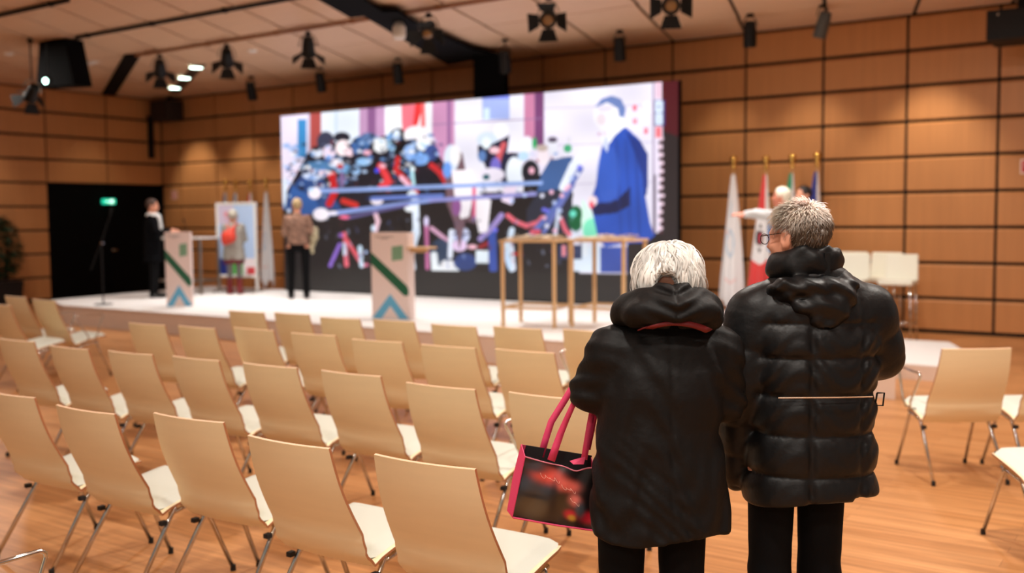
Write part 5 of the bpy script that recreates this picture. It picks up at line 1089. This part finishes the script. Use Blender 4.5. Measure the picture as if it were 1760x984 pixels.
tp, Jp = simple_person(P, fr_, 'brown-haired person in a long dark coat with a white scarf, leaning beside the left lectern', H=1.70, head_yaw=0, head_pitch=-.15, topm=DNAVY, toph=.62, hem_w=1.12, hairm=mat('brown_hair', (66, 44, 34), .6),
    arms=dict(elL=(-.2, .12, 1.13), wrL=(-.08, .30, 1.16), elR=(.2, .10, 1.12), wrR=(.10, .30, 1.14), handL=((.3, 1, 0), (0, 0, -1), 1, .5), handR=((-.3, 1, 0), (0, 0, -1), -1, .5)))
sdf_obj('scarf', lambda X, Y, Z: smin(np.sqrt((np.hypot(X, Y*1.0)-.07)**2+((Z-1.42)*.8)**2)-.032, cap(X, Y, Z, (0, .10, 1.40), (.01, .135, 1.20), .045, .038), .02), (-.15, -.15, 1.1), (.15, .2, 1.5), .01, mat('white_scarf', (226, 226, 224), .8), tp)
GKN = mat('grey_knit', (150, 146, 138), .9, noise=.2, nscale=(20, 20, 20), bump=.4, bscale=60)
P = pz(404, 505, S)
tp, Jp = simple_person(P, YAW, 'grey-haired person in grey knitwear with a red backpack and red boots, facing the poster board', H=1.50, topm=GKN, toph=.70, hem_w=1.1, hairm=mat('ash_hair', (176, 170, 156), .6), legm=mat('grey_leggings', (112, 108, 106), .9), shoem=mat('dark_red_leather', (112, 24, 26), .6), legr=(.07, .05, .042), arms=dict(elL=(-.2, .06, 1.12), wrL=(-.12, .25, 1.14), elR=(.2, .06, 1.12), wrR=(.12, .25, 1.16)))
REDN = mat('red_nylon', (206, 60, 40), .6)
def bag_f(X, Y, Z): return smin(ell(X, Y, Z, (-.035, -.19, 1.03), (.135, .075, .12)), cap(X, Y, Z, (-.10, -.18, .94), (.04, -.17, 1.16), .06, .045), .04)
sdf_obj('backpack', bag_f, (-.25, -.32, .8), (.2, -.05, 1.3), .011, REDN, tp)
b = MB(); b.tube([(-.03, -.19, 1.14), (-.07, -.13, 1.25), (-.09, .0, 1.25), (-.1, .09, 1.2)], .014, 6); b.tube([(.0, -.19, 1.14), (.08, -.13, 1.25), (.1, .0, 1.25), (.1, .09, 1.2)], .014, 6); b.build('backpack_strap', REDN, tp)
BURG = mat('burgundy_cloth', (96, 24, 34), .85)
sdf_obj('skirt', lambda X, Y, Z: smax(smax(prof(X, Y, Z, [(.52, .185, .15, 0, 0), (.70, .165, .13, 0, 0), (.80, .15, .12, 0, 0)])+.008*np.sin(np.arctan2(Y, X)*9), .545-Z, .008), Z-.76, .008), (-.25, -.22, .48), (.25, .22, .82), .011, BURG, tp)
for q in 'LR':
    a_ = np.array(Jp['an'+q]); sdf_obj('boot_shaft', lambda X, Y, Z, a_=a_: smax(smax(cap(X, Y, Z, (a_[0], a_[1], .07), (a_[0]*.97, a_[1]+.01, .30), .053, .058), Z-.29, .006), .055-Z, .006), (a_[0]-.1, a_[1]-.1, .03), (a_[0]+.1, a_[1]+.1, .34), .01, mat('dark_red_leather', (112, 24, 26), .6), tp)
PATT = mat('mottled_brocade', (128, 96, 80), .8, noise=.75, nscale=(16, 16, 16), detail=1); CRM = mat('cream_mottled_cloth', (176, 166, 136), .85, noise=.6, nscale=(18, 18, 18), detail=1)
P = pz(514, 513, S)
tp, Jp = simple_person(P, YAW+.1, 'blonde-grey person in a mottled brown jacket holding a cream cloth, facing the video wall', H=1.68, topm=PATT, toph=.92, hairm=mat('dark_blonde_hair', (176, 152, 112), .6), arms=dict(elL=(-.21, .0, 1.12), wrL=(-.16, .2, 1.05), elR=(.235, .0, 1.12), wrR=(.2, .24, 1.10)), stance=.12, head_yaw=.2)
sdf_obj('folded_cloth', lambda X, Y, Z: smin(ell(X, Y, Z, (.265, .08, 1.08), (.08, .13, .13)), cap(X, Y, Z, (.25, .08, 1.05), (.225, .03, .78), .06, .035), .05)+.008*np.sin(X*60+Z*35), (.1, -.12, .7), (.4, .28, 1.26), .011, CRM, tp)
# two people beyond the man's head
LGR = mat('pale_grey_sleeve', (186, 188, 190), .8)
Q = py(1341, 349, -3.0); at = (Q[0]+.02, -3.0)
tp, Jp = simple_person(at, YAW+.6, 'white-haired person on the stage pointing to the left with an outstretched arm', H=1.66, topm=LGR, toph=.95, hairm=mat('snow_hair', (222, 218, 200), .6), skin=SKINR, head_yaw=.6,
    arms=dict(shL=(-.165, .0, 1.36), elL=(-.32, .13, 1.38), wrL=(-.42, .20, 1.375), handL=((-.8, .6, .02), (.2, .3, -1), 1, .12), elR=(.2, .0, 1.1), wrR=(.14, .2, 1.0)))
b = MB(); sdf_obj('shirt', lambda X, Y, Z: smax(prof(X, Y, Z, [(.90, .176, .137, 0, 0), (1.15, .176, .136, 0, 0), (1.27, .182, .130, 0, 0), (1.33, .15, .115, 0, 0)]), np.abs(Z-1.1)-.2, .01), (-.25, -.2, .85), (.25, .2, 1.35), .012, mat('blue_shirt', (92, 134, 190), .8), tp)
Q = py(1379, 338, -2.0); at = (Q[0]+.02, -2.0)
tp, Jp = simple_person(at, YAW+2.2, 'dark-haired person in black behind the pointing one, head just above the grey-haired man', H=1.70, topm=DNAVY, toph=.85, hairm=mat('black_hair', (26, 22, 20), .6), skin=SKIN, head_yaw=-.3)
# tapping dark figure between pointing arm and the man's face
Q = py(1322, 400, -3.6); at = (Q[0]+.05, -3.6)
tp, Jp = simple_person(at, YAW+.5, 'short dark-clothed person half hidden left of the man\'s glasses', H=1.40, topm=DNAVY, toph=.8, hairm=mat('black_hair', (26, 22, 20), .6)) if False else (None, None)
for o_ in [q for q in (plain, armr, arml, armb) if q.name not in used]:
    for c_ in list(o_.children_recursive)+[o_]: bpy.data.objects.remove(c_)
